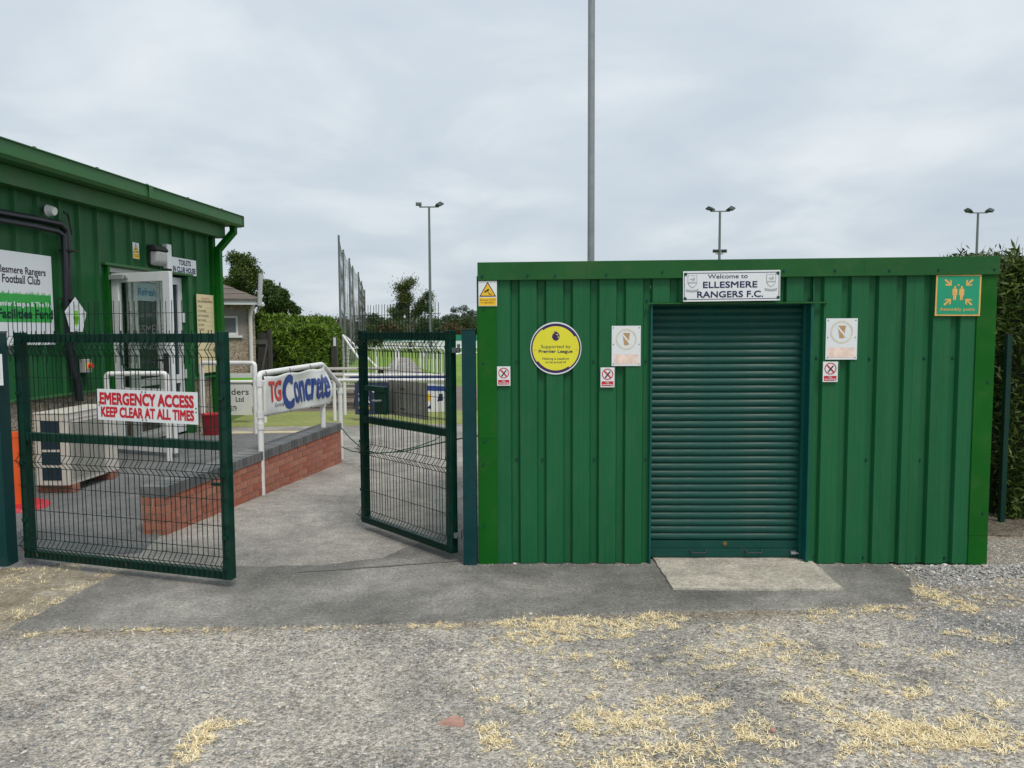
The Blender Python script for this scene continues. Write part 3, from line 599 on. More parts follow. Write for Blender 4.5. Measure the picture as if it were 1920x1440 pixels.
# door opening trims
MB().box(xd0-.002, -.002, .0, xd0+.012, .14, zd).build('door_jamb', M['jamb'], kiosk)
MB().box(xd1-.012, -.003, .0, xd1+.002, .14, zd).build('door_jamb', M['jamb'], kiosk)
MB().box(xd0-.03, -.018, zd-.012, xd1+.10, .004, zd-.002).box(xd0, .004, zd-.012, xd1, .14, zd-.002).build('door_head', M['fascia'], kiosk)
MB().box(xd1-.035, .085, .0, xd1-.012, .16, zd-.01).build('guide_rail', M['jamb'], kiosk); MB().box(xd0+.012, .085, .0, xd0+.022, .16, zd-.01).build('guide_rail', M['jamb'], kiosk)
# roller shutter
SY = .13
shut = MB().box(xd0+.01, SY+.02, .02, xd1-.02, SY+.03, zd+.04).build('roller_shutter', M['shutter'], kiosk)
sp = (U(1360, 1012, SY)[1]); zb = sp; sp_n = 34; zt = U(1360, 560, SY)[1]; pit = (zt-zb)/sp_n
prof = [(0, 0), (-.005, .07), (-.010, .20), (-.0125, .34), (-.0125, .46), (-.0105, .60), (-.0065, .76), (-.002, .90), (.001, .95), (.001, 1.0)]
q = MB(); x0s, x1s = xd0+.02, xd1-.03
poly = [(a, b*pit) for a, b in prof]+[(.008, pit), (.008, 0)]
q.prismx(poly[::-1], x0s, x1s); slat = q.mesh('slat'); shade(slat, 35); slat.materials.append(M['shutter'])
for i in range(sp_n):
    o = link('slat', slat, None, shut); o.location = (0, SY, zb+i*pit)
MB().box(x0s, SY-.012, zb-.062, x1s, SY+.01, zb-.004).build('bottom_bar', M['shutter'], shut, bevel=.002)
MB().box(x0s-.006, SY-.022, .02, x1s+.006, SY+.012, zb-.064).build('bottom_rail', M['shutter'], shut, bevel=.003)
q = MB(); u = U(1359, 1019, SY-.015); q.tube([(u[0], SY-.011, u[1]), (u[0], SY-.018, u[1])], .016, 20); q.tube([(u[0], SY-.018, u[1]), (u[0], SY-.022, u[1])], .008, 16)
q.build('lock', mat('brass', (.25,.17,.05), .4, metal=.6), shut, smooth=True)
for pxa, pxb in ((1294,1325),(1397,1429)):
    a = U(pxa, 1034, SY-.03); b = U(pxb, 1034, SY-.03); z = a[1]
    MB().tube([(a[0], SY-.02, z+.012), (a[0]+.012, SY-.05, z-.004), (b[0]-.012, SY-.05, z-.004), (b[0], SY-.02, z+.012)], .006, 8).build('handle', M['lampdark'], shut, smooth=True)
a = U(1487, 1036, SY-.03); MB().box(a[0]-.02, SY-.045, a[1]-.012, a[0]+.02, SY-.023, a[1]+.012).tube([(a[0]-.02, SY-.05, a[1]), (a[0]+.035, SY-.05, a[1])], .006, 8).build('bolt', M['steel'], shut)

# ---- signs on the kiosk
S = sign('welcome_sign', 'white name sign with crests and dark lettering over the roller shutter', 'sign', K, 1281, 508, 1462, 564, -.037, M['signwhite'])
S[0].rotation_euler[1] = math.radians(-.5)
PL(S, [[(.01,.06),(.99,.06),(.99,.08),(.01,.08)], [(.01,.92),(.99,.92),(.99,.94),(.01,.94)], [(.01,.06),(.016,.06),(.016,.94),(.01,.94)], [(.984,.06),(.99,.06),(.99,.94),(.984,.94)]], M['navy'], 'border')
TX(S, 'Welcome to', .255, .745, .665, .89, M['navy'], .012); TX(S, 'ELLESMERE', .205, .435, .765, .65, M['navy'], .022); TX(S, 'RANGERS F.C.', .145, .12, .825, .335, M['navy'], .022)
for cu in (.095, .905):
    sh = [(cu-.05,.84),(cu-.045,.89),(cu-.02,.85),(cu,.875),(cu+.02,.85),(cu+.045,.89),(cu+.05,.84),(cu+.05,.6),(cu+.03,.5),(cu,.44),(cu-.03,.5),(cu-.05,.6)]
    PL(S, [sh[::-1]], M['grey'], 'crest')
    inn = [(cu+(a-cu)*.86, .67+(b-.67)*.88) for a, b in sh]; PL(S, [inn[::-1]], M['signwhite'], 'crest', .002)
    PL(S, [[(cu-.03,.74),(cu+.005,.68),(cu+.03,.71),(cu+.022,.80),(cu+.012,.80),(cu+.008,.735),(cu-.005,.76)], [(cu-.04,.60),(cu+.04,.60),(cu+.04,.645),(cu-.04,.645)], [(cu-.06,.34),(cu-.065,.42),(cu-.04,.395),(cu,.375),(cu+.04,.395),(cu+.065,.42),(cu+.06,.34),(cu,.32)][::-1]], M['grey'], 'crest', .003)
DOTS(S, [(.025,.90),(.975,.90),(.02,.1),(.98,.1)], M['shutter'], .012)

S = sign('round_sign', 'round yellow sponsor sign with a purple rim on the kiosk wall', 'sign', K, 994, 604, 1090, 702, -.004, M['signwhite'], poly=[(.5+.5*math.cos(t*PI/24), .5+.5*math.sin(t*PI/24)) for t in range(48)])
RING(S, .5, .5, .485, .999, M['purple'], 'rim', off=.0008, n=48)
dsk = [(.5+.422*math.cos(t*PI/24), .5+.422*math.sin(t*PI/24)) for t in range(48)]
PL(S, [dsk], M['lemon'], 'disc', .0016)
RING(S, .5, .5, .455, .10, M['lemon'], 'disc', a0=math.radians(125), a1=math.radians(215), off=.0019); RING(S, .5, .5, .455, .10, M['lemon'], 'disc', a0=math.radians(-55), a1=math.radians(32), off=.0019)
TX(S, 'Supported by', .21, .485, .79, .565, M['navy'], -.004, .0025); TX(S, 'Premier League', .165, .395, .825, .475, M['navy'], .02, .0025); TX(S, 'Making a stadium', .24, .27, .76, .325, M['navy'], .008, .0025); TX(S, 'to be proud of', .30, .205, .70, .26, M['navy'], .008, .0025)
PL(S, [[(.425,.72),(.44,.68),(.465,.655),(.50,.645),(.53,.65),(.56,.68),(.575,.72),(.57,.765),(.545,.795),(.51,.80),(.47,.79),(.44,.77)], [(.46,.80),(.535,.80),(.535,.815),(.515,.812),(.505,.83),(.49,.812),(.475,.83),(.465,.815)]], M['purple'], 'logo', .0025)
PL(S, [[(.50,.765),(.535,.775),(.55,.755),(.53,.745),(.52,.755)], [(.535,.72),(.56,.73),(.555,.70),(.54,.70)]], M['lemon'], 'logo', .0032)
DOTS(S, [(.09,.475),(.91,.475)], M['gold'], .007)

def faded_sign(px0, py0, px1, py1, label):
    S = sign('drinks_sign', label, 'sign', K, px0, py0, px1, py1, -.005, M['signwhite'], group='faded no drinks signs')
    RING(S, .5, .67, .36, .14, M['faded'], 'ring')
    PL(S, [[(.38,.78),(.43,.52),(.57,.52),(.62,.78)]], M['fadeglass'], 'glass_print', .0012)
    PL(S, [[(.36,.80),(.38,.785),(.62,.785),(.64,.80),(.60,.825),(.40,.825)]], M['fadeglass'], 'glass_print', .0011)
    PL(S, [[(.33,.795),(.63,.525),(.67,.555),(.37,.825)][::1]], M['signwhite'], 'bar', .0018)
    PL(S, [[(.08,.05),(.92,.05),(.92,.29),(.08,.29)]], M['fadepink'], 'caption', .001)
    DOTS(S, [(.06,.95),(.94,.95),(.06,.54),(.94,.54),(.06,.05),(.94,.05)], M['black'], .0035)
faded_sign(1147, 611, 1201, 686, 'faded no drinks sign left of the roller shutter')
faded_sign(1549, 597, 1606, 674, 'faded no drinks sign right of the roller shutter')

def nosmoke(px0, py0, px1, py1, label):
    S = sign('no_smoking_sign', label, 'sign', K, px0, py0, px1, py1, -.014, M['signwhite'], group='no smoking signs')
    RING(S, .5, .66, .40, .15, M['red'], 'ring')
    PL(S, [[(.24,.80),(.70,.45),(.77,.50),(.31,.85)]], M['red'], 'bar', .0022)
    PL(S, [[(.30,.50),(.36,.46),(.72,.78),(.66,.82)]], M['black'], 'cigarette', .0026)
    PL(S, [[(.08,.06),(.92,.06),(.92,.30),(.08,.30)]], M['red'], 'caption'); TX(S, 'No', .38, .205, .62, .275, M['signwhite'], .03, .002); TX(S, 'smoking', .14, .08, .86, .185, M['signwhite'], .03, .002)
nosmoke(932, 687, 957, 723, 'no smoking sign beside the left corner trim of the kiosk')
nosmoke(1126, 689, 1152, 726, 'no smoking sign between the round sign and the roller shutter')
nosmoke(1543, 678, 1570, 716, 'no smoking sign right of the roller shutter')

def cctv(fr, px0, py0, px1, py1, yo, label, group):
    S = sign('camera_warning_sign', label, 'sign', fr, px0, py0, px1, py1, yo, M['signwhite'], group=group)
    PL(S, [[(.04,.38),(.96,.38),(.5,.97)]], M['black'], 'triangle', .001); PL(S, [[(.12,.42),(.88,.42),(.5,.90)]], M['yellow'], 'triangle', .0016)
    PL(S, [[(.30,.57),(.34,.53),(.58,.62),(.55,.70)], [(.50,.58),(.53,.57),(.60,.49),(.72,.49),(.72,.46),(.58,.46)][::-1]], M['black'], 'camera_print', .0022)
    PL(S, [[(.03,.02),(.97,.02),(.97,.34),(.03,.34)]], M['yellow'], 'caption', .001)
    TX(S, '24 hour CCTV', .08, .20, .92, .29, M['black'], 0, .0016); TX(S, 'in operation', .14, .09, .84, .18, M['black'], 0, .0016)
cctv(K, 897, 527, 932, 574, -.016, 'yellow camera warning sign on the kiosk corner', 'camera warning signs')

S = sign('assembly_sign', 'green assembly point sign with gold figures on the kiosk wall', 'sign', K, 1755, 515, 1837, 592, -.016, M['gold'])
S[0].rotation_euler[1] = math.radians(.5)
PL(S, [[(.035,.035),(.965,.035),(.965,.965),(.035,.965)]], M['bgreen'], 'field')
def arrow(cx, cy, dx_, dy_):
    L = math.hypot(dx_, dy_); ux, uy = dx_/L, dy_/L; vx, vy = -uy, ux
    P_ = [(-.11,-.022),(.03,-.022),(-.035,-.075),(.015,-.085),(.10,0),(.015,.085),(-.035,.075),(.03,.022),(-.11,.022)]
    return [(cx+a*ux+b*vx, cy+a*uy+b*vy) for a, b in P_]
PL(S, [arrow(.27,.80,1,-1), arrow(.73,.80,-1,-1), arrow(.27,.34,1,1), arrow(.73,.34,-1,1)], M['gold'], 'arrow', .002)
for cx in (.42, .57):
    PL(S, [[(cx-.055,.64),(cx-.055,.5),(cx-.035,.5),(cx-.03,.38),(cx-.005,.38),(cx,.5),(cx+.005,.38),(cx+.03,.38),(cx+.035,.5),(cx+.055,.5),(cx+.055,.64),(cx+.03,.665),(cx-.03,.665)]], M['gold'], 'figure', .002)
    RING(S, cx, .695, .024, .98, M['gold'], 'figure', off=.002, n=14)
RING(S, .495, .745, .022, .98, M['gold'], 'figure', off=.002, n=14)
TX(S, 'Assembly point', .10, .10, .88, .20, M['gold'], .01, .002)

# ================================================================== GATES
def gatepost(name, label, px, pyb, wpx, ztop, s=.1, cap=True):
    c = G(px, pyb); c.y += s/2; r = thing(name, label, 'gate post', (c.x, c.y, 0), rzK*.5)
    MB().box(-s/2, -s/2, -.05, s/2, s/2, ztop).build('post', M['teal'], r, bevel=.004)
    MB().box(-s/2-.003, -s/2-.003, ztop+.001, s/2+.003, s/2+.003, ztop+.012).build('cap', M['gatepaint'], r, bevel=.003)
    return r
gpl = gatepost('gate_post', 'dark green gate post at the left with a white notice', -1, 1063, 30, 1.745, .125)
gpr = gatepost('gate_post', 'dark green gate post standing beside the kiosk corner', 882, 1060, 26, 1.745, .10)
# notice on the left post
c = gpl.location; ntc = thing('post_notice', 'small white notice strip on the left gate post', 'notice', (AT(5, 688, c.y-.067).x-.035, c.y-.0668, 1.475), gpl.rotation_euler[2])
MB().box(-.04, -.002, -.115, .035, 0, .115).build('panel', M['signwhite'], ntc)
q = MB()
for i in range(7): q.box(-.028, -.003, .07-i*.022, .02, -.0021, .076-i*.022)
q.build('print', M['grey'], ntc)

FOLD = .042
def vpath(zs, ztop, zbot):
    """wire profile as (y, z): straight with V folds centred on zs"""
    P_ = [(0, zbot)]
    for z in sorted(zs): P_ += [(0, z-.05), (-FOLD, z), (0, z+.05)]
    P_.append((0, ztop)); return P_
def make_gate(name, label, A, B, ztl, zb, mid, folds, hz, ext, wsp, hinge_left, wall_y=-.034):
    d = B-A; L = d.length; rz = math.atan2(d.y, d.x); r = thing(name, label, 'gate', (A.x, A.y, 0), rz, 'green mesh gate leaves'); fr = Frame((A.x, A.y), rz)
    s = .062
    MB().box(0, -s/2, zb, s, s/2, ztl+.012).build('stile', M['gatepaint'], r, bevel=.004)
    MB().box(L-s, -s/2, zb, L, s/2, ztl+.012).build('stile', M['gatepaint'], r, bevel=.004)
    MB().box(s, -s/2+.003, ztl-.062, L-s, s/2-.003, ztl).build('top_rail', M['gatepaint'], r, bevel=.003)
    MB().box(s, -s/2+.003, mid-.03, L-s, s/2-.003, mid+.03).build('middle_rail', M['gatepaint'], r, bevel=.003)
    MB().box(s, -s/2+.003, zb, L-s, s/2-.003, zb+.055).build('bottom_rail', M['gatepaint'], r, bevel=.003)
    q = MB(); y0 = wall_y-.0; x = .018; prof = vpath(folds, ztl+.022, zb+.004); rr = .0029
    xs = []
    while x < L-.01: xs.append(x); x += wsp
    for x in xs: 
        jx = random.uniform(-.002, .002)
        q.tube([(x+jx*k, y0+yy, z) for k, (yy, z) in enumerate(prof)], rr, 4, False)
    for z in hz: q.tube([(-.008, y0-.004, z), (L*.5, y0-.004, z+random.uniform(-.002,.002)), (L+.008, y0-.004, z)], .0029, 4, False)
    for z in folds:
        for dz, yy in ((-.05, 0), (0, -FOLD), (.05, 0)): q.tube([(-.008, y0+yy-.004, z+dz), (L+.008, y0+yy-.004, z+dz)], .003, 4, False)
    q.build('mesh_panel', M['wire'], r)
    if ext:
        (e0, e1, ez, eh) = ext; q = MB(); x = .0-.02
        k = 0
        while x < e1:
            t = eh+random.uniform(-.006, .006); lean = random.uniform(-.004, .006)
            if k % 11 == 7: lean += .012
            q.tube([(x, y0-.012, e0), (x, y0-.012, 1.58), (x-.001, y0-.05, 1.66), (x, y0-.014, 1.72), (x+lean, y0-.012, t)], .0026, 4, False); x += wsp*1.02; k += 1
        for z, yy in ((ez, 0), (1.585, 0), (1.655, -.038), (1.72, 0)): q.tube([(-.028, y0-.016+yy, z), (e1, y0-.016+yy, z)], .0028, 4, False)
        q.build('top_mesh', M['wire'], r)
    # mesh clamps
    for xx in (s/2, L-s/2):
        for z in (.35, .78, 1.30): MB().box(xx-.02, -s/2-.014, z-.012, xx+.02, -s/2-.0005, z+.012).build('clamp', M['gatepaint'], r)
    for z in (.20, 1.60):
        q = MB(); xx = 0 if hinge_left else L; sg = -1 if hinge_left else 1
        q.tube([(xx-sg*.02, -.0, z), (xx+sg*.085, .0, z)], .010, 8); q.box(xx+sg*.028-.016, -.02, z-.018, xx+sg*.028+.016, .02, z+.018); q.tube([(xx+sg*.07, 0, z-.02), (xx+sg*.07, 0, z+.045)], .011, 8)
        q.build('hinge', M['polesteel'], r, smooth=True)
    return r, fr, L
A = G(52, 1040, .07); B = G(438, 1082, .07)
gl, GL, LL = make_gate('mesh_gate', 'left green mesh gate leaf carrying the emergency access sign', A, B, 1.735, .055, .975, [1.625, .80, .165], [1.42, 1.24, 1.10, .61, .43, .27], (1.53, LL_ if False else 1.62, 1.875, 1.96), .0435, True)
print('gate L', A, B, LL)
for px, py in ((50,1032),(74,1038),(240,1056)):
    u = GL.uv(px, py, -.05); q = MB(); q.v = [(-.018,0,-.012),(.004,-.004,-.02),(.02,0,.0),(.008,.006,.018),(-.01,.004,.014)]; q.f = [(0,1,2,3,4)]
    o = q.build('dead_leaf', M['leaf_dead']); o.location = GL.w(u[0], -.075, u[1]); o.rotation_euler = (.6, 0, random.uniform(-1, 1)); lf = tag(o, {50:'brown dead leaf caught at the hinge end of the left gate foot', 74:'brown dead leaf caught in the left gate foot, second from the hinge', 240:'brown dead leaf caught halfway along the left gate foot'}[px], 'leaf', 'dead leaves caught in the gate')
# latch bolt on left gate
u = GL.uv(405, 909, -.02); MB().tube([(u[0]-.05, -.0, u[1]), (u[0]+.03, 0, u[1])], .012, 8).build('latch_pin', M['gatepaint'], gl, smooth=True)
S = sign('emergency_sign', 'white emergency access sign with red capitals on the left gate', 'sign', GL, 182.5, 730, 372.5, 795, -.045, M['signwhite'])
S[0].rotation_euler[1] = math.radians(.6)
TX(S, 'EMERGENCY ACCESS', .025, .50, .965, .90, M['red'], .036); TX(S, 'KEEP CLEAR AT ALL TIMES', .035, .10, .965, .44, M['red'], .036)
DOTS(S, [(.46,.95),(.495,.95),(.46,.06),(.495,.06),(.02,.57),(.02,.48),(.985,.50),(.985,.38)], M['black'], .005)

A2 = G(683, 974, .07); B2 = G(853, 1034, .07)
gr, GR, LR = make_gate('mesh_gate', 'right green mesh gate leaf swung inwards beside the kiosk', A2, B2, 1.735, .055, .975, [1.625, .72, .135], [1.42, 1.24, 1.08, .55, .36], (1.53, 1.26, 1.875, 1.96), .0435, False)
print('gate R', A2, B2, LR)
# latch box
a = GR.uv(688, 722, -.06); b = GR.uv(726, 778, -.06)
MB().box(a[0]+.14, -.075, b[1], b[0]-.012, -.04, a[1]-.046).box(a[0], -.085, a[1]-.045, b[0]-.01, -.036, a[1]).build('lock_box', M['gatepaint'], gr, bevel=.004)
MB().tube([(b[0]-.06,-.08,(a[1]+b[1])/2),(b[0]-.06,-.12,(a[1]+b[1])/2),(b[0]-.11,-.13,(a[1]+b[1])/2)], .009, 8).build('handle', M['steel'], gr, smooth=True)
# corrugated board tied behind the right gate
a = GR.uv(729, 712, .07); b = GR.uv(802, 787, .07); wdt = b[0]-a[0]; ht = a[1]-b[1]
bd = thing('corrugated_board', 'weathered grey corrugated board tied behind the right gate leaf', 'board', GR.w(a[0], .06, b[1]), GR.rz)
q = MB(); k = 40
for i in range(k+1):
    x = wdt*i/k; yy = .012*math.cos(2*PI*x/.073); q.v += [(x, yy, 0), (x, yy, ht), (x, yy+.006, 0), (x, yy+.006, ht)]
for i in range(k):
    n = 4*i; q.f += [(n, n+4, n+5, n+1), (n+2, n+3, n+7, n+6), (n, n+2, n+6, n+4), (n+1, n+5, n+7, n+3)]
q.build('sheet', M['board'], bd, smooth=True)
for zz in (.06, ht-.07): MB().tube([(wdt*.43-.03,-.018,zz),(wdt*.43,-.024,zz+.012),(wdt*.43+.03,-.018,zz)], .005, 6).build('wire_tie', M['black'], bd)

# ================================================================== CLUBHOUSE
ang = math.radians(5.6); C = Frame((-5.456, 14.1), PI/2-ang)
club = thing('clubhouse', 'long green metal clad clubhouse with white open doors', 'building', C.o, C.rz)
NEAR = -10.5
def CU(px, py, yo=0): return C.uv(px, py, yo)
dl = CU(207, 700)[0]; dr = CU(350, 700)[0]; zc = .5*(CU(30,751)[1]+CU(385,703)[1]); ztopd = CU(350, 522)[1]
print('club door', dl, dr, zc, ztopd)
g0 = CU(147.5, 470)[0]; pc = (CU(243.7,490)[0]-g0)/3
WT = 3.55
segs = [(NEAR, NEAR+3.2), (NEAR+3.2, NEAR+6.2), (NEAR+6.2, dl), (dr+.16, 0)]
for a, b in segs:
    q = MB(); corr(q, a, b, zc, WT, g0, pc, gw=.045, d=.038, sl=.022, inv=True); q.build('wall_sheet', M['clad_club'], club)
q = MB(); corr(q, dl, dr+.16, ztopd+.04, WT, g0, pc, gw=.045, d=.038, sl=.022, inv=True); q.build('wall_sheet', M['clad_club'], club)
MB().box(NEAR, .03, 0, dl-.02, .2, zc).build('plinth', M['pebble'], club); MB().box(dr+.18, .03, 0, 0, .2, zc).build('plinth', M['pebble'], club)
MB().box(NEAR, -.05, zc-.035, dl-.02, .03, zc-.001).box(dr+.18, -.05, zc-.035, .0, .03, zc-.001).build('drip_trim', M['gutter'], club, bevel=.003)
# end and back walls, floor-to-roof
MB().box(-.16, .22, 0, -.002, 7.5, WT).build('end_wall', M['clad_club'], club); MB().box(NEAR, 7.5, 0, 0, 7.6, WT).build('back_wall', M['clad_club'], club); MB().box(NEAR, .22, 0, NEAR+.1, 7.5, WT).build('end_wall', M['clad_club'], club)
MB().box(-.06, -.07, 0, .05, .03, WT).box(.01, .031, 0, .05, .22, WT).build('corner_trim', M['trim'], club, bevel=.003)
# door reveal
MB().box(dl-.05, -.06, 0, dl+.0, .3, ztopd+.04).build('door_trim', M['trim'], club, bevel=.003)
MB().box(dr+.05, -.06, 0, dr+.17, .3, ztopd+.04).build('door_trim', M['clad_club'], club, bevel=.003)
MB().box(dl-.12, -.075, ztopd+.04, dr+.20, .3, ztopd+.075).build('door_head', M['gutter'], club, bevel=.003)
# eaves: soffit, fascia, gutter, roof
zf0 = CU(422, 447, -.18)[1]; zg1 = CU(463, 408, -.42)[1]; zg0 = zg1-.21
print('eaves', zf0, zg1)
MB().box(NEAR, -.18, zf0, .22, -.16, zf0+.22).box(NEAR, -.16, zf0, .22, .0, zf0+.015).box(.2, -.16, zf0+.016, .22, 7.6, zf0+.22).build('fascia', M['gutter'], club, bevel=.003)
q = MB(); q.prismx([(-.42, zg0+.04), (-.38, zg0), (-.20, zg0), (-.20, zg1-.03), (-.215, zg1-.03), (-.215, zg0+.015), (-.37, zg0+.015), (-.40, zg0+.05), (-.40, zg1-.012), (-.44, zg1-.012), (-.44, zg1), (-.42, zg1)][::-1], NEAR, .46)
q.build('gutter', M['gutter'], club)
MB().box(.46, -.435, zg0+.01, .468, -.2, zg1).build('gutter_end', M['gutter'], club)
q = MB()
for i in range(9):
    x = -.4-i*1.15; q.box(x-.02, -.44, zg1, x+.02, -.42, zg1+.012)
q.build('gutter_clip', M['gutter'], club)
gj = CU(283, 365, -.44)[0]; MB().box(gj-.05, -.446, zg0+.03, gj+.05, -.4405, zg1).build('gutter_joint', M['gutter'], club)
q = MB(); q.prismx([(-.38, zg1-.04), (-.2, zg1-.03), (4.0, zg1+.35), (7.8, zg1), (7.8, zf0+.235), (-.2, zf0+.235)], NEAR, .42); q.build('roof', M['clad_club'], club)
# downpipe
dp = .055; q = MB(); xx = .0
q.tube([(.30, -.30, zg0+.02), (.30, -.30, zg0-.10), (.03, -.13, zg0-.45), (.03, -.13, .02)], .075, 4, True)
q.build('downpipe', M['trim'], club)
# door set: fixed right light in wall plane
q = MB(); xl, xr = dr-.52, dr+.048
def rectframe(q, x0, x1, z0, z1, y0, y1, t, mids=()):
    q.box(x0, y0, z0, x0+t, y1, z1); q.box(x1-t, y0, z0, x1, y1, z1); q.box(x0+t, y0, z0, x1-t, y1, z0+t*1.3); q.box(x0+t, y0, z1-t, x1-t, y1, z1)
    for m_ in mids: q.box(x0+t, y0, m_-t*.6, x1-t, y1, m_+t*.6)
rectframe(q, xl, xr, .04, ztopd, .06, .13, .12, (.95,)); sdoor = q.build('side_door', M['upvc'], club, bevel=.004)
MB().box(xl+.11, .09, .15, xr-.11, .10, ztopd-.1).build('pane', M['winglass'], sdoor)
MB().box(xr-.03, .02, 1.9, xr+.02, .058, 2.06).box(xr-.03, .02, .95, xr+.02, .058, 1.1).build('hinge', M['upvc'], sdoor)
q = MB(); rectframe(q, dl, xl-.003, .04, ztopd+.035, .08, .15, .07); q.build('door_frame', M['upvc'], club, bevel=.004)
# vestibule with inner doors
MB().box(dl, .31, 0, dl+.02, 2.0, ztopd).box(xl+.02, .31, 0, xl+.04, 2.0, ztopd).box(dl, .31, ztopd+.041, dr+.4, 2.0, ztopd+.06).build('vestibule', M['inside'], club); MB().box(dl+.021, 1.4, 0, dr+.4, 1.45, ztopd+.04).build('vestibule_wall', M['pebble'], club)  # reflection in the door glass painted as brown walls and a pebbledash back
MB().box(dl, .16, .0, dr+.04, 2.0, .035).build('threshold', M['concrete'], club)
xi0 = CU(268, 700)[0]; xi1 = xl-.03
q = MB(); rectframe(q, xi0, xi1, .05, ztopd-.03, .10, .16, .10, (.95,)); q.box(xi0-.12, .11, .05, xi0-.04, .15, ztopd-.03); idr = q.build('inner_door', M['upvc'], club, bevel=.004); MB().box(xi0+.09, .125, .1, xi1-.09, .135, ztopd-.12).build('pane', M['winglass'], idr)
nx0, nx1 = xi0+.11, xi1-.11; MB().box(nx0, .104, ztopd-.42, nx1, .109, ztopd-.14).build('door_notice', mat('notice_blue', (.55,.70,.78), .5), idr)
text_part('Refresh', nx0+.02, ztopd-.34, nx1-.02, ztopd-.22, mat('notice_print', (.08,.30,.50), .5), idr, .1030, .02)
# outer leaf standing open
Lw = CU(207, 700, -.06); La = C.w(dl+.02, -.08, 0); Lb = G(332, 850, .06); d = Lb-La; d.z = 0; LLn = d.length
leaf = thing('tmp', None, None) ; bpy.data.objects.remove(leaf)
leaf = bpy.data.objects.new('door_leaf', None); COL.objects.link(leaf); leaf.parent = club
Rinv = C.R.inverted(); loc = Rinv @ (Vector((La.x, La.y, 0))-C.o); leaf.location = loc; leaf.rotation_euler = (0, 0, math.atan2(d.y, d.x)-C.rz)
FL = Frame((La.x, La.y), math.atan2(d.y, d.x))
lt = FL.uv(325, 508)[1]; print('leaf', LLn, lt)
bpy.data.objects.remove(leaf)
q = MB(); rectframe(q, 0, LLn, .06, lt, -.03, .03, .13); q.box(.13, -.028, .75, LLn-.13, .028, .95)
leafo = q.build('door_leaf', M['upvc'], club, bevel=.005); leafo.location = loc; leafo.rotation_euler = (0, 0, math.atan2(d.y, d.x)-C.rz)
MB().box(.12, -.006, .2, LLn-.12, .006, lt-.12).build('pane', M['glass'], leafo)
MB().box(.0, -.07, lt-.09, .28, -.031, lt-.02).box(.26, -.06, lt-.08, .34, -.031, lt-.03).build('door_closer', mat('closer_grey', (.35,.38,.38), .4), leafo, bevel=.006)
MB().box(LLn-.10, -.09, 1.15, LLn-.05, -.031, 1.45).box(LLn-.32, -.085, 1.34, LLn-.10, -.06, 1.37).build('door_handle', M['rubber'], leafo, bevel=.008)
MB().tube([(.16,-.05,1.6),(.2,-.07,1.3),(.3,-.08,1.22),(LLn-.2,-.08,1.22)], .016, 8).build('push_bar', M['gatepaint'], leafo, smooth=True)
for s_, x0, z0, x1, z1 in (('Welcome To', .35, 1.95, 1.2, 2.04), ('ELLESMERE', .35, 1.72, 1.25, 1.84), ('RANGERS', .45, 1.50, 1.2, 1.62)):
    text_part(s_, x0*LLn/1.45, z0, x1*LLn/1.45, z1, M['glasstext'], leafo, -.0085, 0)

# ---- things fixed on the clubhouse
# large board at left
a = CU(105, 480, -.05); S = None
bx1 = CU(99, 560, -.05)[0]; bx0 = CU(-40, 560, -.05)[0]; bz1 = CU(97, 481, -.05)[1]; bz0 = CU(105, 646, -.05)[1]
cx, cz = (bx0+bx1)/2, (bz0+bz1)/2; wd_, h_ = bx1-bx0, bz1-bz0
bdr = thing('club_board', 'large white board with green grass band on the clubhouse wall', 'sign', C.w(cx, -.045, cz), C.rz)
MB().box(-wd_/2, -.006, -h_/2, wd_/2, 0, h_/2).build('panel', M['signwhite'], bdr); S = (bdr, wd_, h_, -.006)
def fr_(px, py): u = CU(px, py, -.05); return ((u[0]-bx0)/wd_, (u[1]-bz0)/h_)
ga = fr_(50, 552)[1]; gb = fr_(100, 605)[1]
pts = [(0, gb), (.97, gb), (.97, ga)]; m_ = 90
for i in range(m_, -1, -1): pts.append((.97*i/m_, ga+(.045*random.random() if i % 2 else -.005)))
PL(S, [pts], M['grassgreen'], 'band')
def TP_(s, pxa, pya, pxb, pyb, mm, bold):
    a_ = fr_(pxa, pya); b_ = fr_(pxb, pyb); return TX(S, s, a_[0], b_[1], b_[0], a_[1], mm, bold)
def lr(pxa, pxb): return fr_(pxa, 550)[0], fr_(pxb, 550)[0]
u0, u1 = lr(-7, 87); vz = fr_(60, 503)[1]; vz2 = fr_(60, 520)[1]; TX(S, 'Ellesmere Rangers', u0, vz2, u1, vz+.005, M['black'], .018)
u0, u1 = lr(5, 76); TX(S, 'Football Club', u0, fr_(40,532)[1], u1, fr_(40,516)[1], M['black'], .018)
u0, u1 = lr(-14, 94); TX(S, 'Premier League & The FA', u0, fr_(60,578)[1], u1, fr_(60,566)[1], M['signwhite'], .03, .002)
u0, u1 = lr(-7, 97); TX(S, 'Facilities Fund', u0, fr_(60,598)[1], u1, fr_(60,580)[1], M['gatepaint'], .035, .002)
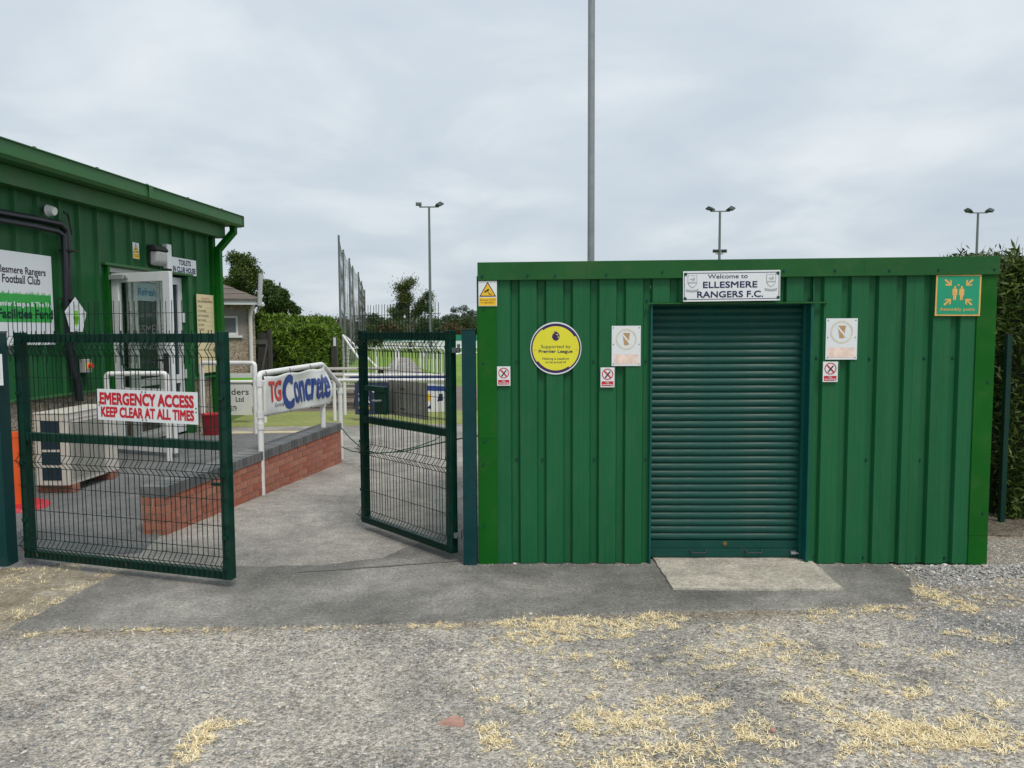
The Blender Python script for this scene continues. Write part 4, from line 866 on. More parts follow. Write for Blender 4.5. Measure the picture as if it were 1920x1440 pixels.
# pentagon sign
S = sign('pentagon_sign', 'white five sided sign with green centre on the clubhouse', 'sign', C, 120, 556, 163, 622, -.20, M['signwhite'], poly=[(.78,0),(1,.55),(.5,1),(0,.58),(.22,0)][::-1][::-1])
PL(S, [[(.40,.22),(.60,.22),(.60,.62),(.40,.62)], [(.34,.44),(.5,.12),(.66,.44)]], M['lime'], 'print')
TX(S, 'CEFN', .36, .10, .64, .16, M['grey'], 0); TX(S, 'CLUB', .36, .68, .64, .74, M['grey'], 0)
bpy.data.objects.remove([c_ for c_ in S[0].children if c_.name.startswith('lettering')][0]); bpy.data.objects.remove([c_ for c_ in S[0].children if c_.name.startswith('lettering')][0])
RING(S, .13, .5, .07, .3, M['grey'], 'crest_print'); RING(S, .87, .5, .07, .3, M['grey'], 'crest_print')
PL(S, [[(.38,.68+.04*i),(.62,.68+.04*i),(.62,.69+.04*i),(.38,.69+.04*i)] for i in range(3)]+[[(.36,.02+.04*i),(.64,.02+.04*i),(.64,.035+.04*i),(.36,.035+.04*i)] for i in range(2)], M['grey'], 'print', .0012)
cctv(C, 248, 454, 261, 486, -.045, 'yellow camera warning sign above the clubhouse doors', 'camera warning signs')
S = sign('toilets_sign', 'white toilets sign with black capitals beside the clubhouse doors', 'sign', C, 321, 481, 368, 518, -.07, M['signwhite'])
TX(S, 'TOILETS', .27, .56, .77, .90, M['navy'], .035); TX(S, 'IN CLUB HOUSE', .04, .10, .97, .47, M['navy'], .035)
S = sign('menu_board', 'cream menu board on the clubhouse corner', 'sign', C, 368, 551, 404, 697, -.05, M['cream'])
TX(S, 'RANGERS', .28, .935, .72, .96, M['redc'], 0); TX(S, 'BAR & REFRESHMENTS', .06, .895, .94, .925, M['black'], .01)
for i, s_ in enumerate(('TEA', 'COFFEE', 'HOT CHOCOLATE', 'BOVRIL', 'SOUP', 'CAKE', 'BOTTLED WATER')):
    v = .83-i*.058; TX(S, s_, .06, v, .06+min(.6, .08*len(s_)), v+.03, M['black'], .01)
PL(S, [[(.45,.828-i*.058),(.94,.828-i*.058),(.94,.832-i*.058),(.45,.832-i*.058)] for i in range(12)], M['grey'], 'rule')
# bulkhead lamp and trunking
a = CU(273, 457, -.05); b = CU(303, 502, -.05); lamp = thing('wall_lamp', 'bulkhead wall lamp with dark hood above the clubhouse doors', 'lamp', C.w((a[0]+b[0])/2, -.05, (a[1]+b[1])/2), C.rz)
w_ = (b[0]-a[0])*.8; h_ = a[1]-b[1]
MB().box(-w_/2, -.02, -h_/2+.03, w_/2, 0, h_/2).build('back_plate', M['rubber'], lamp, bevel=.01)
q = MB(); q.prismx([(-.021, h_*.2), (-.15, h_*.2), (-.16, h_*.3), (-.10, h_*.48), (-.021, h_*.48)][::-1], -w_/2, w_/2); q.build('hood', M['rubber'], lamp, bevel=.015)
q = MB(); q.prismx([(-.021, -h_*.46), (-.07, -h_*.46), (-.13, -h_*.3), (-.15, h_*.19), (-.021, h_*.19)][::-1], -w_/2+.02, w_/2-.02); q.build('diffuser', M['opal'], lamp, bevel=.03)
a = CU(303, 457, -.05); b = CU(317, 505, -.05); o = MB().box(0, 0, 0, (b[0]-a[0])*.7, .08, a[1]-b[1]).build('cable_trunking', M['upvc'], bevel=.004)
o.location = C.w(a[0]+.03, -.12, b[1]); o.rotation_euler = (0, 0, C.rz); tag(o, 'short white vertical trunking beside the wall lamp', 'trunking')
# round sensor under the eaves
u = CU(93, 395, -.1); sen = thing('sensor', 'small white round sensor under the clubhouse eaves', 'sensor', C.w(u[0], -.04, u[1]), C.rz)
q = MB(); q.tube([(0,0,.01),(0,-.04,.01)], .055, 14); q.build('mount', M['lampdark'], sen)
q = MB(); q.tube([(0,-.04,0),(0,-.06,0),(0,-.10,-.005),(0,-.13,-.01)], .075, 14, True, .05); q.build('dome', M['white'], sen, smooth=True)
# black pipes
cp = thing('conduit_pipes', 'black conduit pipes running along the clubhouse wall and down to the unit', 'pipes', C.o, C.rz)
for k, dy in enumerate((-.075, -.13)):
    pts = []
    for px, py in ((-60,388+k*14),(60,409+k*14),(112-k*6,419+k*14),(124-k*5,432+k*10),(127-k*6,470),(129-k*5,560),(133-k*5,640),(138-k*4,690),(148-k*4,715),(151-k*4,752)): 
        u = CU(px, py, dy); pts.append((u[0], dy, u[1]))
    MB().tube(pts, .042-.006*k, 8).build('pipe', M['darkpipe'], cp, smooth=True)
u0 = CU(127,402,-.06); u1 = CU(131,425,-.06); MB().tube([(u0[0]-.06,-.05,u0[1]+.02),(u0[0],-.06,u0[1]),(u1[0],-.07,u1[1]),(u1[0],-.09,u1[1]-.1)], .013, 6).build('cable', M['darkpipe'], cp, smooth=True)
q = MB()
for py in (470, 560, 640): u = CU(127, py, -.1); q.box(u[0]-.09, -.19, u[1]-.012, u[0]+.09, -.045, u[1]+.012)
q.build('clip', M['rubber'], cp)
u = CU(160, 686, -.08); isw = thing('isolator_switch', 'grey isolator box with red knob on a yellow plate', 'switch', C.w(u[0], -.04, u[1]), C.rz)
MB().box(-.07, -.09, -.09, .07, 0, .09).build('box', mat('switch_grey', (.4,.4,.38), .5), isw, bevel=.008)
MB().box(-.045, -.1, -.045, .045, -.0905, .045).build('plate', M['yellow'], isw, bevel=.004); MB().tube([(0,-.1,0),(0,-.14,0)], .032, 12).build('knob', M['redc'], isw, smooth=True)

# ================================================================== AIR CONDITIONER
c0 = G(130, 911, .09); c1 = G(224, 880, .09); rzA = math.atan2(c1.y-c0.y, c1.x-c0.x); FA = Frame((c0.x, c0.y), rzA); LA = (c1-c0).length; HA = FA.uv(130, 776)[1]-.09; DA = .36
ac = thing('air_conditioner', 'beige outdoor air conditioning unit beside the clubhouse', 'air conditioner', (c0.x, c0.y, .09), rzA)
print('ac', c0, c1, LA, HA)
MB().box(0, 0, 0, LA, DA, HA).build('casing', M['beige'], ac, bevel=.008)
MB().box(-.006, -.006, HA+.001, LA+.006, DA+.006, HA+.018).build('lid', M['beige'], ac, bevel=.005)
q = MB()
for i in range(26): z = .08+i*(HA-.16)/26; q.box(.06, -.014, z, LA*.68, -.0005, z+.006)
for i in range(4): x = .06+i*(LA*.62)/3; q.box(x-.003, -.018, .07, x+.003, -.0145, HA-.08)
q.build('grille', mat('grille', (.42,.40,.36), .5), ac)
MB().box(.05, -.006, .05, LA*.70, -.0003, .062).box(.05, -.006, HA-.062, LA*.70, -.0003, HA-.05).build('grille_frame', M['beige'], ac)
MB().box(LA*.86, -.003, .3, LA*.95, -.0003, .46).build('label', M['grey'], ac)
for i in range(4):
    z = .06+i*(HA-.10)/4; o = MB().box(-.004, .08, z, -.0003, DA-.07, z+(HA-.10)/4-.03).build('coil_window', M['darkblue'], ac)
MB().tube([(-.002,.22,HA*.72),(-.03,.22,HA*.72),(-.03,.32,HA*.72),(-.002,.32,HA*.72)], .007, 6).build('handle', M['beige'], ac)
for xx, lb in ((.06, 'brick block under the near end of the air conditioner'), (LA-.2, 'brick block under the far end of the air conditioner')):
    p_ = FA.w(xx, -.01, 0); o = MB().box(0, 0, 0, .12, .40, .088).build('support_block', M['brick'], bevel=.006); o.location = (p_.x, p_.y, .002); o.rotation_euler = (0,0,rzA); tag(o, lb, 'block', 'blocks under the air conditioner')

# ================================================================== WHITE RAILINGS
def pipe(q, pts, r=.03, n=12):
    P_ = [Vector(p) for p in pts]; out_ = [P_[0]]
    for i in range(1, len(P_)-1):
        a_ = (P_[i-1]-P_[i]).normalized(); b_ = (P_[i+1]-P_[i]).normalized(); k = .055
        for t in (0, .25, .5, .75, 1): out_.append((P_[i]+a_*k)*(1-t)**2+P_[i]*2*t*(1-t)+(P_[i]+b_*k)*t*t)
    out_.append(P_[-1]); q.tube(out_, r, n); return q
# banner rail along brick wall
p1 = G(492, 927); p2 = G(608, 876); p3 = G(640, 860); z1 = AT(488, 701, p1.y).z; z2 = AT(607, 683, p2.y).z; z3 = AT(634, 722, p3.y).z; rl = AT(492, 778, p1.y).z; rl2 = AT(606, 757, p2.y).z
rail = thing('handrail', 'white tubular handrail on the path side of the brick wall, hung with the concrete banner', 'handrail')
pipe(MB(), [(p1.x,p1.y,-.02),(p1.x,p1.y,z1),(p2.x,p2.y,z2),(p3.x,p3.y,z3),(p3.x,p3.y,-.02)], .031).build('rail', M['white'], rail, smooth=True)
MB().tube([(p2.x,p2.y,-.02),(p2.x,p2.y,z2)], .031, 12).build('post', M['white'], rail, smooth=True)
MB().tube([(p1.x,p1.y,rl),(p2.x,p2.y,rl2)], .026, 12).build('lower_rail', M['white'], rail, smooth=True)
q = MB()
for p_, zz in ((p1, rl), (p1, rl-.12), (p1, z1-.1), (p3, z3-.08), (p2, rl2)): MB().tube([(p_.x,p_.y,zz-.035),(p_.x,p_.y,zz+.035)], .038, 12).build('coupling', M['white'], rail, smooth=True)
print('rail', p1, p2, p3, z1, z2, z3, rl)
# banner as sagging cloth
bl0 = Vector((p1.x, p1.y, 0)); bdv = (p2-p1); bdv.z = 0; BL = bdv.length+.10; bu = bdv.normalized(); bn = Vector((bu.y, -bu.x, 0))
def bsurf(u, v, off=0):
    s_ = u*BL+.035; tz = z1+(z2-z1)*u-.03-.018*math.sin(PI*u*3)**2; bz = rl+(rl2-rl)*u-.02
    z = bz+(tz-bz)*v; e_ = math.sin(PI*v)
    ww = .012*math.sin(u*17+v*2.2)*e_+.016*math.sin(u*7+1)*e_+.014*math.sin((u*5-v*4))*e_ + (.05*max(0, u-.86)/.14)*math.sin(v*5)
    p_ = bl0+bu*s_+bn*(.035+ww+off); return (p_.x, p_.y, z)
q = MB(); NU, NV = 60, 16
for i in range(NU+1):
    for j in range(NV+1): q.v.append(bsurf(i/NU, j/NV))
for i in range(NU):
    for j in range(NV): k = i*(NV+1)+j; q.f.append((k, k+NV+1, k+NV+2, k+1))
ban = thing('concrete_banner', 'white banner with blue and red lettering tied to the handrail by the brick wall', 'banner')
o = q.build('cloth', M['pvc'], ban, smooth=True); sm = o.modifiers.new('thick', 'SOLIDIFY'); sm.thickness = .0012; sm.offset = -1
def wp(x, z, o_=0): return bsurf(x, z, .006+o_)
for s_, a_, b_, c_, d_, mm, bo in (('TG', .04, .34, .235, .88, 'redc', .035), ('Group', .12, .17, .265, .31, 'navy', .0), ('Readymix', .14, .11, .28, .17, 'redc', 0), ('C', .25, .08, .40, .95, 'blue', .05), ('oncrete', .405, .20, .965, .86, 'blue', .03)):
    if s_ == 'Readymix': continue
    text_part(s_, a_, b_, c_, d_, M[mm], ban, 0, bo*.6, warp=wp, asp=.26)
q = MB()
for u in (.03, .36, .68, .97):
    for v in (.0, 1.0): a_ = Vector(bsurf(u, v)); dz = .05 if v else -.0; q.tube([a_+bn*.01, a_+Vector((0,0,dz+.0)), a_-bn*.05+Vector((0,0,dz))], .004, 5); q.build('tie', M['black'], ban); q = MB()

# door hoop rail
b = G(318, 864); a = AT(206, 862, b.y-.05); zt_ = AT(316, 700, b.y).z
hr = thing('handrail', 'white hoop handrail in front of the clubhouse doors', 'handrail')
pipe(MB(), [(a.x,a.y,0),(a.x,a.y,zt_),(b.x,b.y,zt_),(b.x,b.y,0)], .034).build('rail', M['white'], hr, smooth=True)
# rail at clubhouse corner
a = G(382, 810); b = G(481, 813); zt_ = AT(478, 681, b.y).z
hr = thing('handrail', 'white handrail hoop behind the red bucket at the clubhouse corner', 'handrail')
pipe(MB(), [(a.x,a.y,0),(a.x,a.y,zt_),(b.x,b.y,zt_),(b.x,b.y,0)], .04).build('rail', M['white'], hr, smooth=True)

# far railing line with banners
def rail_line(label, A_, B_, zs, posts, r=.035, endcaps=True):
    t_ = thing('railing', label, 'railing')
    for z in zs: MB().tube([(A_.x,A_.y,z),(B_.x,B_.y,z)], r, 10).build('rail', M['white'], t_, smooth=True)
    for k in posts: p_ = A_.lerp(B_, k); MB().tube([(p_.x,p_.y,0),(p_.x,p_.y,zs[0])], r, 10).build('post', M['white'], t_, smooth=True)
    return t_
YA = 14.6
Aa = AT(425, 700, YA); Ab = AT(500, 700, YA)
zq = AT(460, 716, YA).z
rail_line('white railing behind the builders banner', Vector((Aa.x-.3,YA,0)), Vector((Ab.x,YA,0)), [zq], (.1, .95))
Fb = Frame((0, YA-.06), 0)
S = sign('builders_banner', 'white banner with dark lettering beyond the clubhouse corner', 'banner', Fb, 396, 721, 473, 778, 0, M['pvc'], .003)
TX(S, 'Builders', .12, .66, .93, .86, M['black'], .01); TX(S, 'Ltd', .60, .43, .80, .60, M['black'], .015); TX(S, '01691 622379', -.0+.02, .12, .62, .30, M['black'], .012)
# green-striped board behind
Fb2 = Frame((0, 17.2), 0); S = sign('striped_board', 'low white board with green and navy stripes behind the builders banner', 'board', Fb2, 400, 700, 486, 722, 0, M['signwhite'], .02)
PL(S, [[(0,.3),(1,.3),(1,.62),(0,.62)]], M['lime'], 'stripe'); PL(S, [[(0,0),(1,0),(1,.28),(0,.28)]], M['navy'], 'stripe')
MB().box(-S[1]/2+.1, 0, -AT(430,711,17.2).z, -S[1]/2+.16, .02, -S[2]/2).box(S[1]/2-.16, 0, -AT(430,711,17.2).z, S[1]/2-.1, .02, -S[2]/2).build('leg', M['white'], S[0])
# right hand railing
R0 = G(628, 789); R0.z = 0; zr = AT(628, 713, R0.y).z
R1 = Vector((AT(842, 713, R0.y-.1).x, R0.y-.1, 0))
rail_line('white railing across the path end carrying navy banners', R0, R1, [zr], (0, .98))
R2 = G(647, 778); zr2 = AT(647, 704, R2.y).z; R3 = Vector((AT(842, 703, R2.y).x, R2.y, 0))
rail_line('second white railing just behind the navy banners', Vector((R2.x,R2.y,0)), R3, [zr2], (0, .5, 1.0))
Fr = Frame((0, R0.y-.08), 0)
S = sign('navy_banner', 'navy banner with white and yellow lettering hung on the far railing', 'banner', Fr, 665, 717, 733, 777, 0, M['navy'], .004)
S[0].children[0].data.materials[0] = mat('navy_banner', (.035,.045,.10), .45, var=.1, vs=5)
TX(S, 'JEWSON', .12, .60, .92, .85, M['signwhite'], .02) if False else None
TX(S, 'JENNY', .12, .62, .90, .86, M['signwhite'], .025) if False else None
TX(S, 'JE ON', .10, .62, .92, .86, M['signwhite'], .025); TX(S, 'OR', .10, .36, .42, .58, M['signwhite'], .03); TX(S, '016', .10, .16, .42, .28, M['yellow'], .02); TX(S, '50', .62, .16, .86, .28, M['yellow'], .02)
S = sign('long_banner', 'long navy banner stretched between the two far railings', 'banner', Frame((0, R2.y-.09), 0), 655, 706, 838, 713, 0, mat('navy_banner_long', (.02,.035,.16), .45), .004)
S = sign('pale_banner', 'pale blue and white banner at the right end of the far railing', 'banner', Fr, 795, 717, 840, 772, 0, M['pvc'], .004)
PL(S, [[(.0,.72),(.85,.70),(1,.78),(1,.86),(.0,.9)]], M['blue'], 'print'); PL(S, [[(.12,.38),(.28,.36),(.3,.6),(.15,.62)]], M['yellow'], 'print'); PL(S, [[(.55,.35),(.8,.38),(.78,.62),(.62,.6)], [(.1,.12),(.3,.1),(.28,.26)]], M['navy'], 'print')

# picnic tables
def picnic(label, loc, rz):
    t_ = thing('picnic_table', label, 'picnic table', loc, rz, 'picnic tables')
    pk = MB().box(-.9, 0, .72, .9, .115, .755).mesh('plank'); pk.materials.append(M['timber'])
    for i in range(6): o = link('plank', pk, None, t_); o.location = (0, -.375+i*.125, 0)
    bk = MB().box(-.9, 0, .43, .9, .13, .465).mesh('bench_plank'); bk.materials.append(M['timber'])
    for y_ in (-.78, -.64, .50, .64): o = link('bench_plank', bk, None, t_); o.location = (0, y_, 0)
    for x_ in (-.65, .65):
        for s_ in (-1, 1): MB().tube([(x_, s_*.62, 0), (x_, s_*.25, .72)], .04, 4).build('leg', M['darktimber'], t_)
        MB().box(x_+.045, -.8, .36, x_+.085, .8, .43).build('crossbar', M['darktimber'], t_)
    return t_
pt = picnic('pale picnic table in front of the hedge, farther back', (AT(668,700,20.5).x, 20.5, .0), .05)
dup(pt, 'pale picnic table just behind the end of the banner rail', (AT(628,710,17.8).x, 17.8, .0), -.1)
dup(pt, 'pale picnic table behind the green-striped board', (AT(452,700,19.5).x, 18.8, .0), .1) if False else None

# ================================================================== BRICK WALL
w0 = G(311, 1003); w1 = G(642, 866); rzW = math.atan2(w1.y-w0.y, w1.x-w0.x); WL = (w1-w0).length; slope = .030
ZT0 = AT(322, 884, (w0.y)).z
print('wall', w0, w1, WL, 'top near', ZT0, 'top far', AT(632, 790, w1.y).z)
wall = thing('brick_wall', 'low red brick wall with dark coping beside the path', 'wall', (w0.x, w0.y, -.045), rzW); wall.rotation_euler = (0, -slope, rzW)
CH = .0735; NC = 5; TH = .22
MB().box(.006, .007, -.25, WL-.006, TH-.007, NC*CH).build('core', M['mortar'], wall)
def brickmesh(lx, ly, lz, m_):
    b = .003; me = MB().box(0, 0, 0, lx, ly, lz).mesh('brick'); me.materials.append(m_); return me
BS = [brickmesh(.213, .1025, .0635, M[k]) for k in ('brick', 'brick2', 'brick3', 'brick')]; BH = [brickmesh(.1025, .216, .0635, M[k]) for k in ('brick', 'brick2', 'brick3')]; BHf = [brickmesh(.10, .1025, .0635, M[k]) for k in ('brick', 'brick2', 'brick3')]
for cidx in range(-1, NC):
    z = cidx*CH+.008; x = 0.0
    if cidx % 2: o = link('brick', random.choice(BH), None, wall); o.location = (0, .002, z); x = .1125
    first = True
    while x < WL-.05:
        rem = WL-x; use = BS if rem > .2 else BHf
        for yy in (0, TH-.1025):
            if cidx < 0 and yy > 0: continue
            o = link('brick', random.choice(use), None, wall); o.location = (x, yy+random.uniform(-.0015, .0015), z+random.uniform(-.001, .001))
        x += .225 if rem > .2 else .11
cm = [MB().box(0, -.012, 0, .064, TH+.012, .092).mesh('coping_brick') for _ in range(2)]; cm[0].materials.append(M['coping']); cm[1].materials.append(M['coping2'])
x = 0
while x < WL-.02:
    o = link('coping_brick', random.choice(cm), None, wall); o.location = (x, random.uniform(-.002,.002), NC*CH+.004+random.uniform(-.0015,.0015)); x += .0745
MB().box(.004, -.004, NC*CH, WL-.004, TH+.004, NC*CH+.084).build('bedding', M['mortar'], wall)

# ropes between rail and kiosk
rp = thing('green_rope', 'green rope sagging across the path to the kiosk corner', 'rope')
def sag(P_, r=.008): 
    pts = [Vector(p) for p in P_]; out_ = []
    for i in range(len(pts)-1):
        for k in range(6): out_.append(pts[i].lerp(pts[i+1], k/6))
    out_.append(pts[-1]); return out_
yk = p3.y
MB().tube([AT(641,803,10.3), AT(655,820,9.9), AT(680,842,9.4), AT(705,850,9.0), AT(760,846,8.4), AT(800,836,7.9), AT(860,823,7.2), AT(905,816,6.6)], .008, 6).build('strand', M['rope'], rp, smooth=True)
MB().tube([AT(641,838,10.3), AT(660,846,9.9), AT(690,850,9.4), AT(735,848,8.9), AT(780,838,8.6), AT(815,825,8.7), AT(832,812,9.3), AT(815,803,10.5), AT(780,800,11.5)], .007, 6).build('strand', M['rope'], rp, smooth=True)

# bucket, orange post
c = G(395, 816); bk = thing('bucket', 'dark red plastic tub by the clubhouse corner', 'bucket', (c.x, c.y+.1, 0))
q = MB(); hb = .34; q.tube([(0,0,0),(0,0,hb)], .155, 24, True, .175); q.build('tub', M['bucket'], bk, smooth=True)
for z in (.08,.15,.22,.3): MB().tube([(0,0,z),(0,0,z+.012)], .155+.02*z/hb+.005, 24).build('rim', M['bucket'], bk, smooth=True)
MB().tube([(0,0,hb+.001),(0,0,hb+.02)], .183, 24).build('rim', M['redplastic'], bk, smooth=True)
c = G(36, 957); op = thing('orange_bollard', 'orange plastic bollard on a flat red base by the left gate', 'bollard', (AT(30, 880, c.y+.12).x, c.y+.12, 0), .3)
zt_ = AT(30, 810, c.y+.1).z
q = MB(); q.tube([(0,0,.04),(0,0,zt_*.5),(0,0,zt_-.04),(0,0,zt_)], .052, 18, True, .044); q.build('tube', M['orange'], op, smooth=True)
MB().tube([(0,0,zt_-.055),(0,0,zt_-.035)], .051, 18).build('collar', M['orange'], op, smooth=True)
q = MB(); q.tube([(0,0,0),(0,0,.045)], .30, 8, True, .26); o = q.build('base', M['redplastic'], op, bevel=.008)

# ================================================================== PEBBLEDASH HUT
YH = 18.0; hc = AT(479, 640, YH); hz = AT(479, 572, YH).z; hutF = Frame((hc.x, YH), math.radians(18.6))
hut = thing('pebbledash_hut', 'small pebbledash building with a brown tiled roof behind the clubhouse', 'building', (hc.x, YH, 0), math.radians(18.6))
wa = hutF.uv(409, 592); wb = hutF.uv(447, 629)
HW = 5.5
q = MB(); q.box(-HW, 0, 0, wa[0], .2, hz); q.box(wb[0], 0, 0, 0, .2, hz); q.box(wa[0], 0, 0, wb[0], .2, wb[1]); q.box(wa[0], 0, wa[1], wb[0], .2, hz); q.box(-.2, .2, 0, 0, 4.5, hz); q.box(-HW, 4.5, 0, 0, 4.7, hz)
q.build('wall', M['pebble'], hut)
wf = MB(); rectframe(wf, wa[0], wb[0], wb[1], wa[1], .02, .08, .05); wfo = wf.build('window', M['upvc'], hut); MB().box(wa[0]+.04, .045, wb[1]+.05, wb[0]-.04, .055, wa[1]-.04).build('pane', mat('frosted', (.14,.16,.17), .3), wfo)
MB().box(wa[0]-.05, -.06, wb[1]-.05, wb[0]+.09, .02, wb[1]-.002).build('sill', M['upvc'], wfo)
q = MB(); sr = mat('render_surround', (.28,.26,.25), .9, var=.1, vs=8); q.box(wb[0], -.006, wb[1]-.1, wb[0]+.16, -.0005, wa[1]+.14).box(wa[0]-.16, -.006, wa[1], wb[0], -.0005, wa[1]+.14); q.build('surround', sr, hut)
MB().box(-HW, -.32, hz+.0, .12, -.29, hz+.10).box(.09, -.29, hz, .12, 4.8, hz+.10).box(-HW, -.29, hz, .09, 0, hz+.012).build('fascia', M['upvc'], hut)
# stepped tile courses of a hipped roof
rf = None
for i in range(7):
    a_ = i*.30; y0 = -.36+a_; z0 = hz+.10+i*.13; xr_ = .18-a_
    q = MB(); q.v = [(-HW, y0, z0), (xr_, y0, z0), (xr_, 4.9-a_, z0), (-HW, 4.9-a_, z0), (-HW, y0+.30, z0+.15), (xr_-.30, y0+.30, z0+.15), (xr_-.30, 4.6-a_, z0+.15), (-HW, 4.6-a_, z0+.15),
        (-HW, y0, z0+.035), (xr_, y0, z0+.035), (xr_, 4.9-a_, z0+.035), (-HW, 4.9-a_, z0+.035)]
    q.f = [(0,1,9,8), (1,2,10,9), (2,3,11,10), (8,9,5,4), (9,10,6,5), (10,11,7,6), (4,5,6,7)]
    q.build('tile_course', M['rooftile'], hut)
q = MB(); q.tube([(-.02,-.2,hz+.02),(-.08,-.1,hz-.14),(-.1,-.07,hz-.24),(-.1,-.07,.0)], .045, 10); q.build('downpipe', M['white'], hut, smooth=True)
fa_ = hutF.uv(486, 570, -.1); fb_ = hutF.uv(489, 515, -.1); MB().tube([(fa_[0], -.36, fa_[1]-.05), (fb_[0], -.36, fb_[1])], .052, 12).build('flue', mat('flue_grey', (.45,.47,.48), .4), hut, smooth=True)

# dark timber gate and post by the hedge
yg = 18.6; a = AT(483, 700, yg); b = AT(502, 622, yg); tg = thing('timber_gate', 'dark timber gate between the pebbledash hut and hedge', 'gate', (a.x, yg, 0)); L_ = b.x-a.x; H_ = b.z
for i in range(4): MB().box(i*L_/4+.005, .04, .08, (i+1)*L_/4-.005, .06, H_-.02-.0).build('board', M['darktimber'], tg)
MB().box(0, 0, .25, L_, .038, .36).box(0, 0, H_-.3, L_, .038, H_-.19).tube([(0.02,.018,.36),(L_-.02,.018,H_-.3)], .035, 4).build('brace', mat('grey_timber', (.11,.11,.105), .85, var=.2, vs=6), tg)
MB().box(L_+.002, -.02, 0, L_+.08, .07, H_+.06).build('post', M['darktimber'], tg)
yp = 22; a = AT(620, 632, yp); b = AT(631, 632, yp); o = MB().box(0, 0, 0, b.x-a.x, .16, a.z).build('timber_post', M['darktimber'], bevel=.01); o.location = (a.x, yp, 0); tag(o, 'thick dark post at the end of the clipped hedge', 'post')
o2 = MB().box(0, -.02, -.12, .07, -.001, .12).build('post_notice', M['signwhite']); o2.location = (b.x-.09, yp, AT(626, 641, yp).z); tag(o2, 'tiny white notice on the thick dark post', 'notice')

# ================================================================== FOLIAGE
def leaves(name, P_, size, m_, parent=None, up=.0, elong=1.0, dirn=None, seed=3):
    r = np.random.default_rng(seed); n = len(P_); a_ = r.normal(0, 1, (n, 3)); 
    if dirn is not None: a_ = a_*.75+dirn*.75
    a_ /= np.linalg.norm(a_, axis=1)[:, None]; b_ = np.cross(a_, r.normal(0, 1, (n, 3))); b_ /= np.linalg.norm(b_, axis=1)[:, None]
    s_ = (size*r.uniform(.6, 1.35, n))[:, None]; A_ = a_*s_*elong; B_ = b_*s_*.5
    V = np.stack([P_-A_*.5, P_+B_*.5, P_+A_*.5, P_-B_*.5], 1); F = np.arange(n*4).reshape(-1, 4)
    return np_mesh(name, V.reshape(-1, 3), F, m_, parent)
LM = {'oak': leafmat('oak_leaves', (.022,.045,.008), (.085,.135,.022), clump=.35), 'ash': leafmat('dark_leaves', (.018,.042,.008), (.060,.11,.020), clump=.4),
      'olive': leafmat('olive_leaves', (.04,.062,.016), (.12,.15,.04), clump=.4), 'rust': leafmat('rusty_leaves', (.05,.042,.018), (.15,.095,.04), clump=.25), 'mid': leafmat('mid_leaves', (.025,.045,.012), (.075,.115,.03), clump=.25),
      'hedge': leafmat('hedge_leaves', (.03,.075,.006), (.15,.25,.02), (.24,.33,.035), clump=1.5), 'conifer': leafmat('conifer_leaves', (.020,.046,.008), (.105,.16,.026), (.24,.27,.04), clump=2.2),
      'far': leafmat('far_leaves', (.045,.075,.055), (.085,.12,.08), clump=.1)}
def tree(name, label, base, H, crown, n, size, lm, group=None, limbs=7, seed=1, trunk=.04, bare=0, elong=1.3, loose=.2):
    r = np.random.default_rng(seed); t_ = thing(name, label, 'tree' if 'tree' in name else 'bush', base, 0, group)
    q = MB(); top = H*.75; q.tube([(0,0,-.2), (H*.01,0,H*.2), (-.01*H,0,H*.45), (0,0,top)], H*trunk, 8, True, H*trunk*.25)
    clumps = []
    for (cx_, cy_, cz_, rx_, ry_, rz_) in crown:
        k = max(6, int(9*rx_*rz_/(H*H*.05))); 
        for i in range(k):
            v = r.normal(0, 1, 3); v /= np.linalg.norm(v); v *= r.uniform(.35, .95)
            clumps.append((cx_+v[0]*rx_, cy_+v[1]*ry_, cz_+v[2]*rz_, r.uniform(.22, .46)*min(rx_, rz_)))
    for c_ in clumps[::max(1, len(clumps)//(limbs*3))]:
        z0_ = H*r.uniform(.15, .5); z0_ = min(z0_, c_[2]*.85); q.tube([(0,0,z0_), (c_[0]*.4, c_[1]*.4, z0_+(c_[2]-z0_)*.55), (c_[0], c_[1], c_[2])], H*trunk*.35, 5, False, H*.003)
    for i in range(bare):
        c_ = clumps[r.integers(len(clumps))]; v = r.normal(0, 1, 3); v[2] = abs(v[2])*.8; v *= c_[3]*1.6/np.linalg.norm(v)
        p_ = np.array(c_[:3]); q.tube([p_, p_+v*.6+r.normal(0,.05,3)*c_[3], p_+v], H*.0035, 3, False, H*.0014)
    q.build('trunk', M['bark'], t_, smooth=True)
    cl = np.array(clumps); idx = r.choice(len(cl), n, p=(cl[:,3]**2)/(cl[:,3]**2).sum()); v = r.normal(0, 1, (n, 3)); v /= np.linalg.norm(v, axis=1)[:, None]
    rad = cl[idx, 3:4]*(r.random((n,1))**.5)*(1+np.abs(r.normal(0,loose,(n,1)))); P_ = cl[idx, :3]+v*rad*np.array([1,1,.8])
    leaves('crown', P_, size, LM[lm], t_, elong=elong, seed=seed)
    return t_
def gp(px, Y): p_ = AT(px, 618, Y); return (p_.x, Y, 0)
m60 = 60/1443
tree('oak_tree', 'broad dark tree rising directly behind the clubhouse downpipe', gp(462,58), 8.6, [(-1.2,0,5.6,2.4,2.2,1.9),(.9,.3,5.2,1.7,1.6,1.5),(-2.4,0,4.6,1.8,1.5,1.8),(0,0,3.2,2.4,1.8,1.3)], 24000, .16, 'oak', seed=2, trunk=.03)
tree('oak_tree', 'rounded dark tree right of the white flue pipe', gp(527,56), 7.0, [(.0,0,4.6,1.5,1.5,1.35),(-.6,0,3.7,1.2,1.2,.9),(.9,0,3.4,1.0,1.2,.9),(.2,0,2.5,1.6,1.2,.8)], 18000, .15, 'ash', seed=5, trunk=.03)
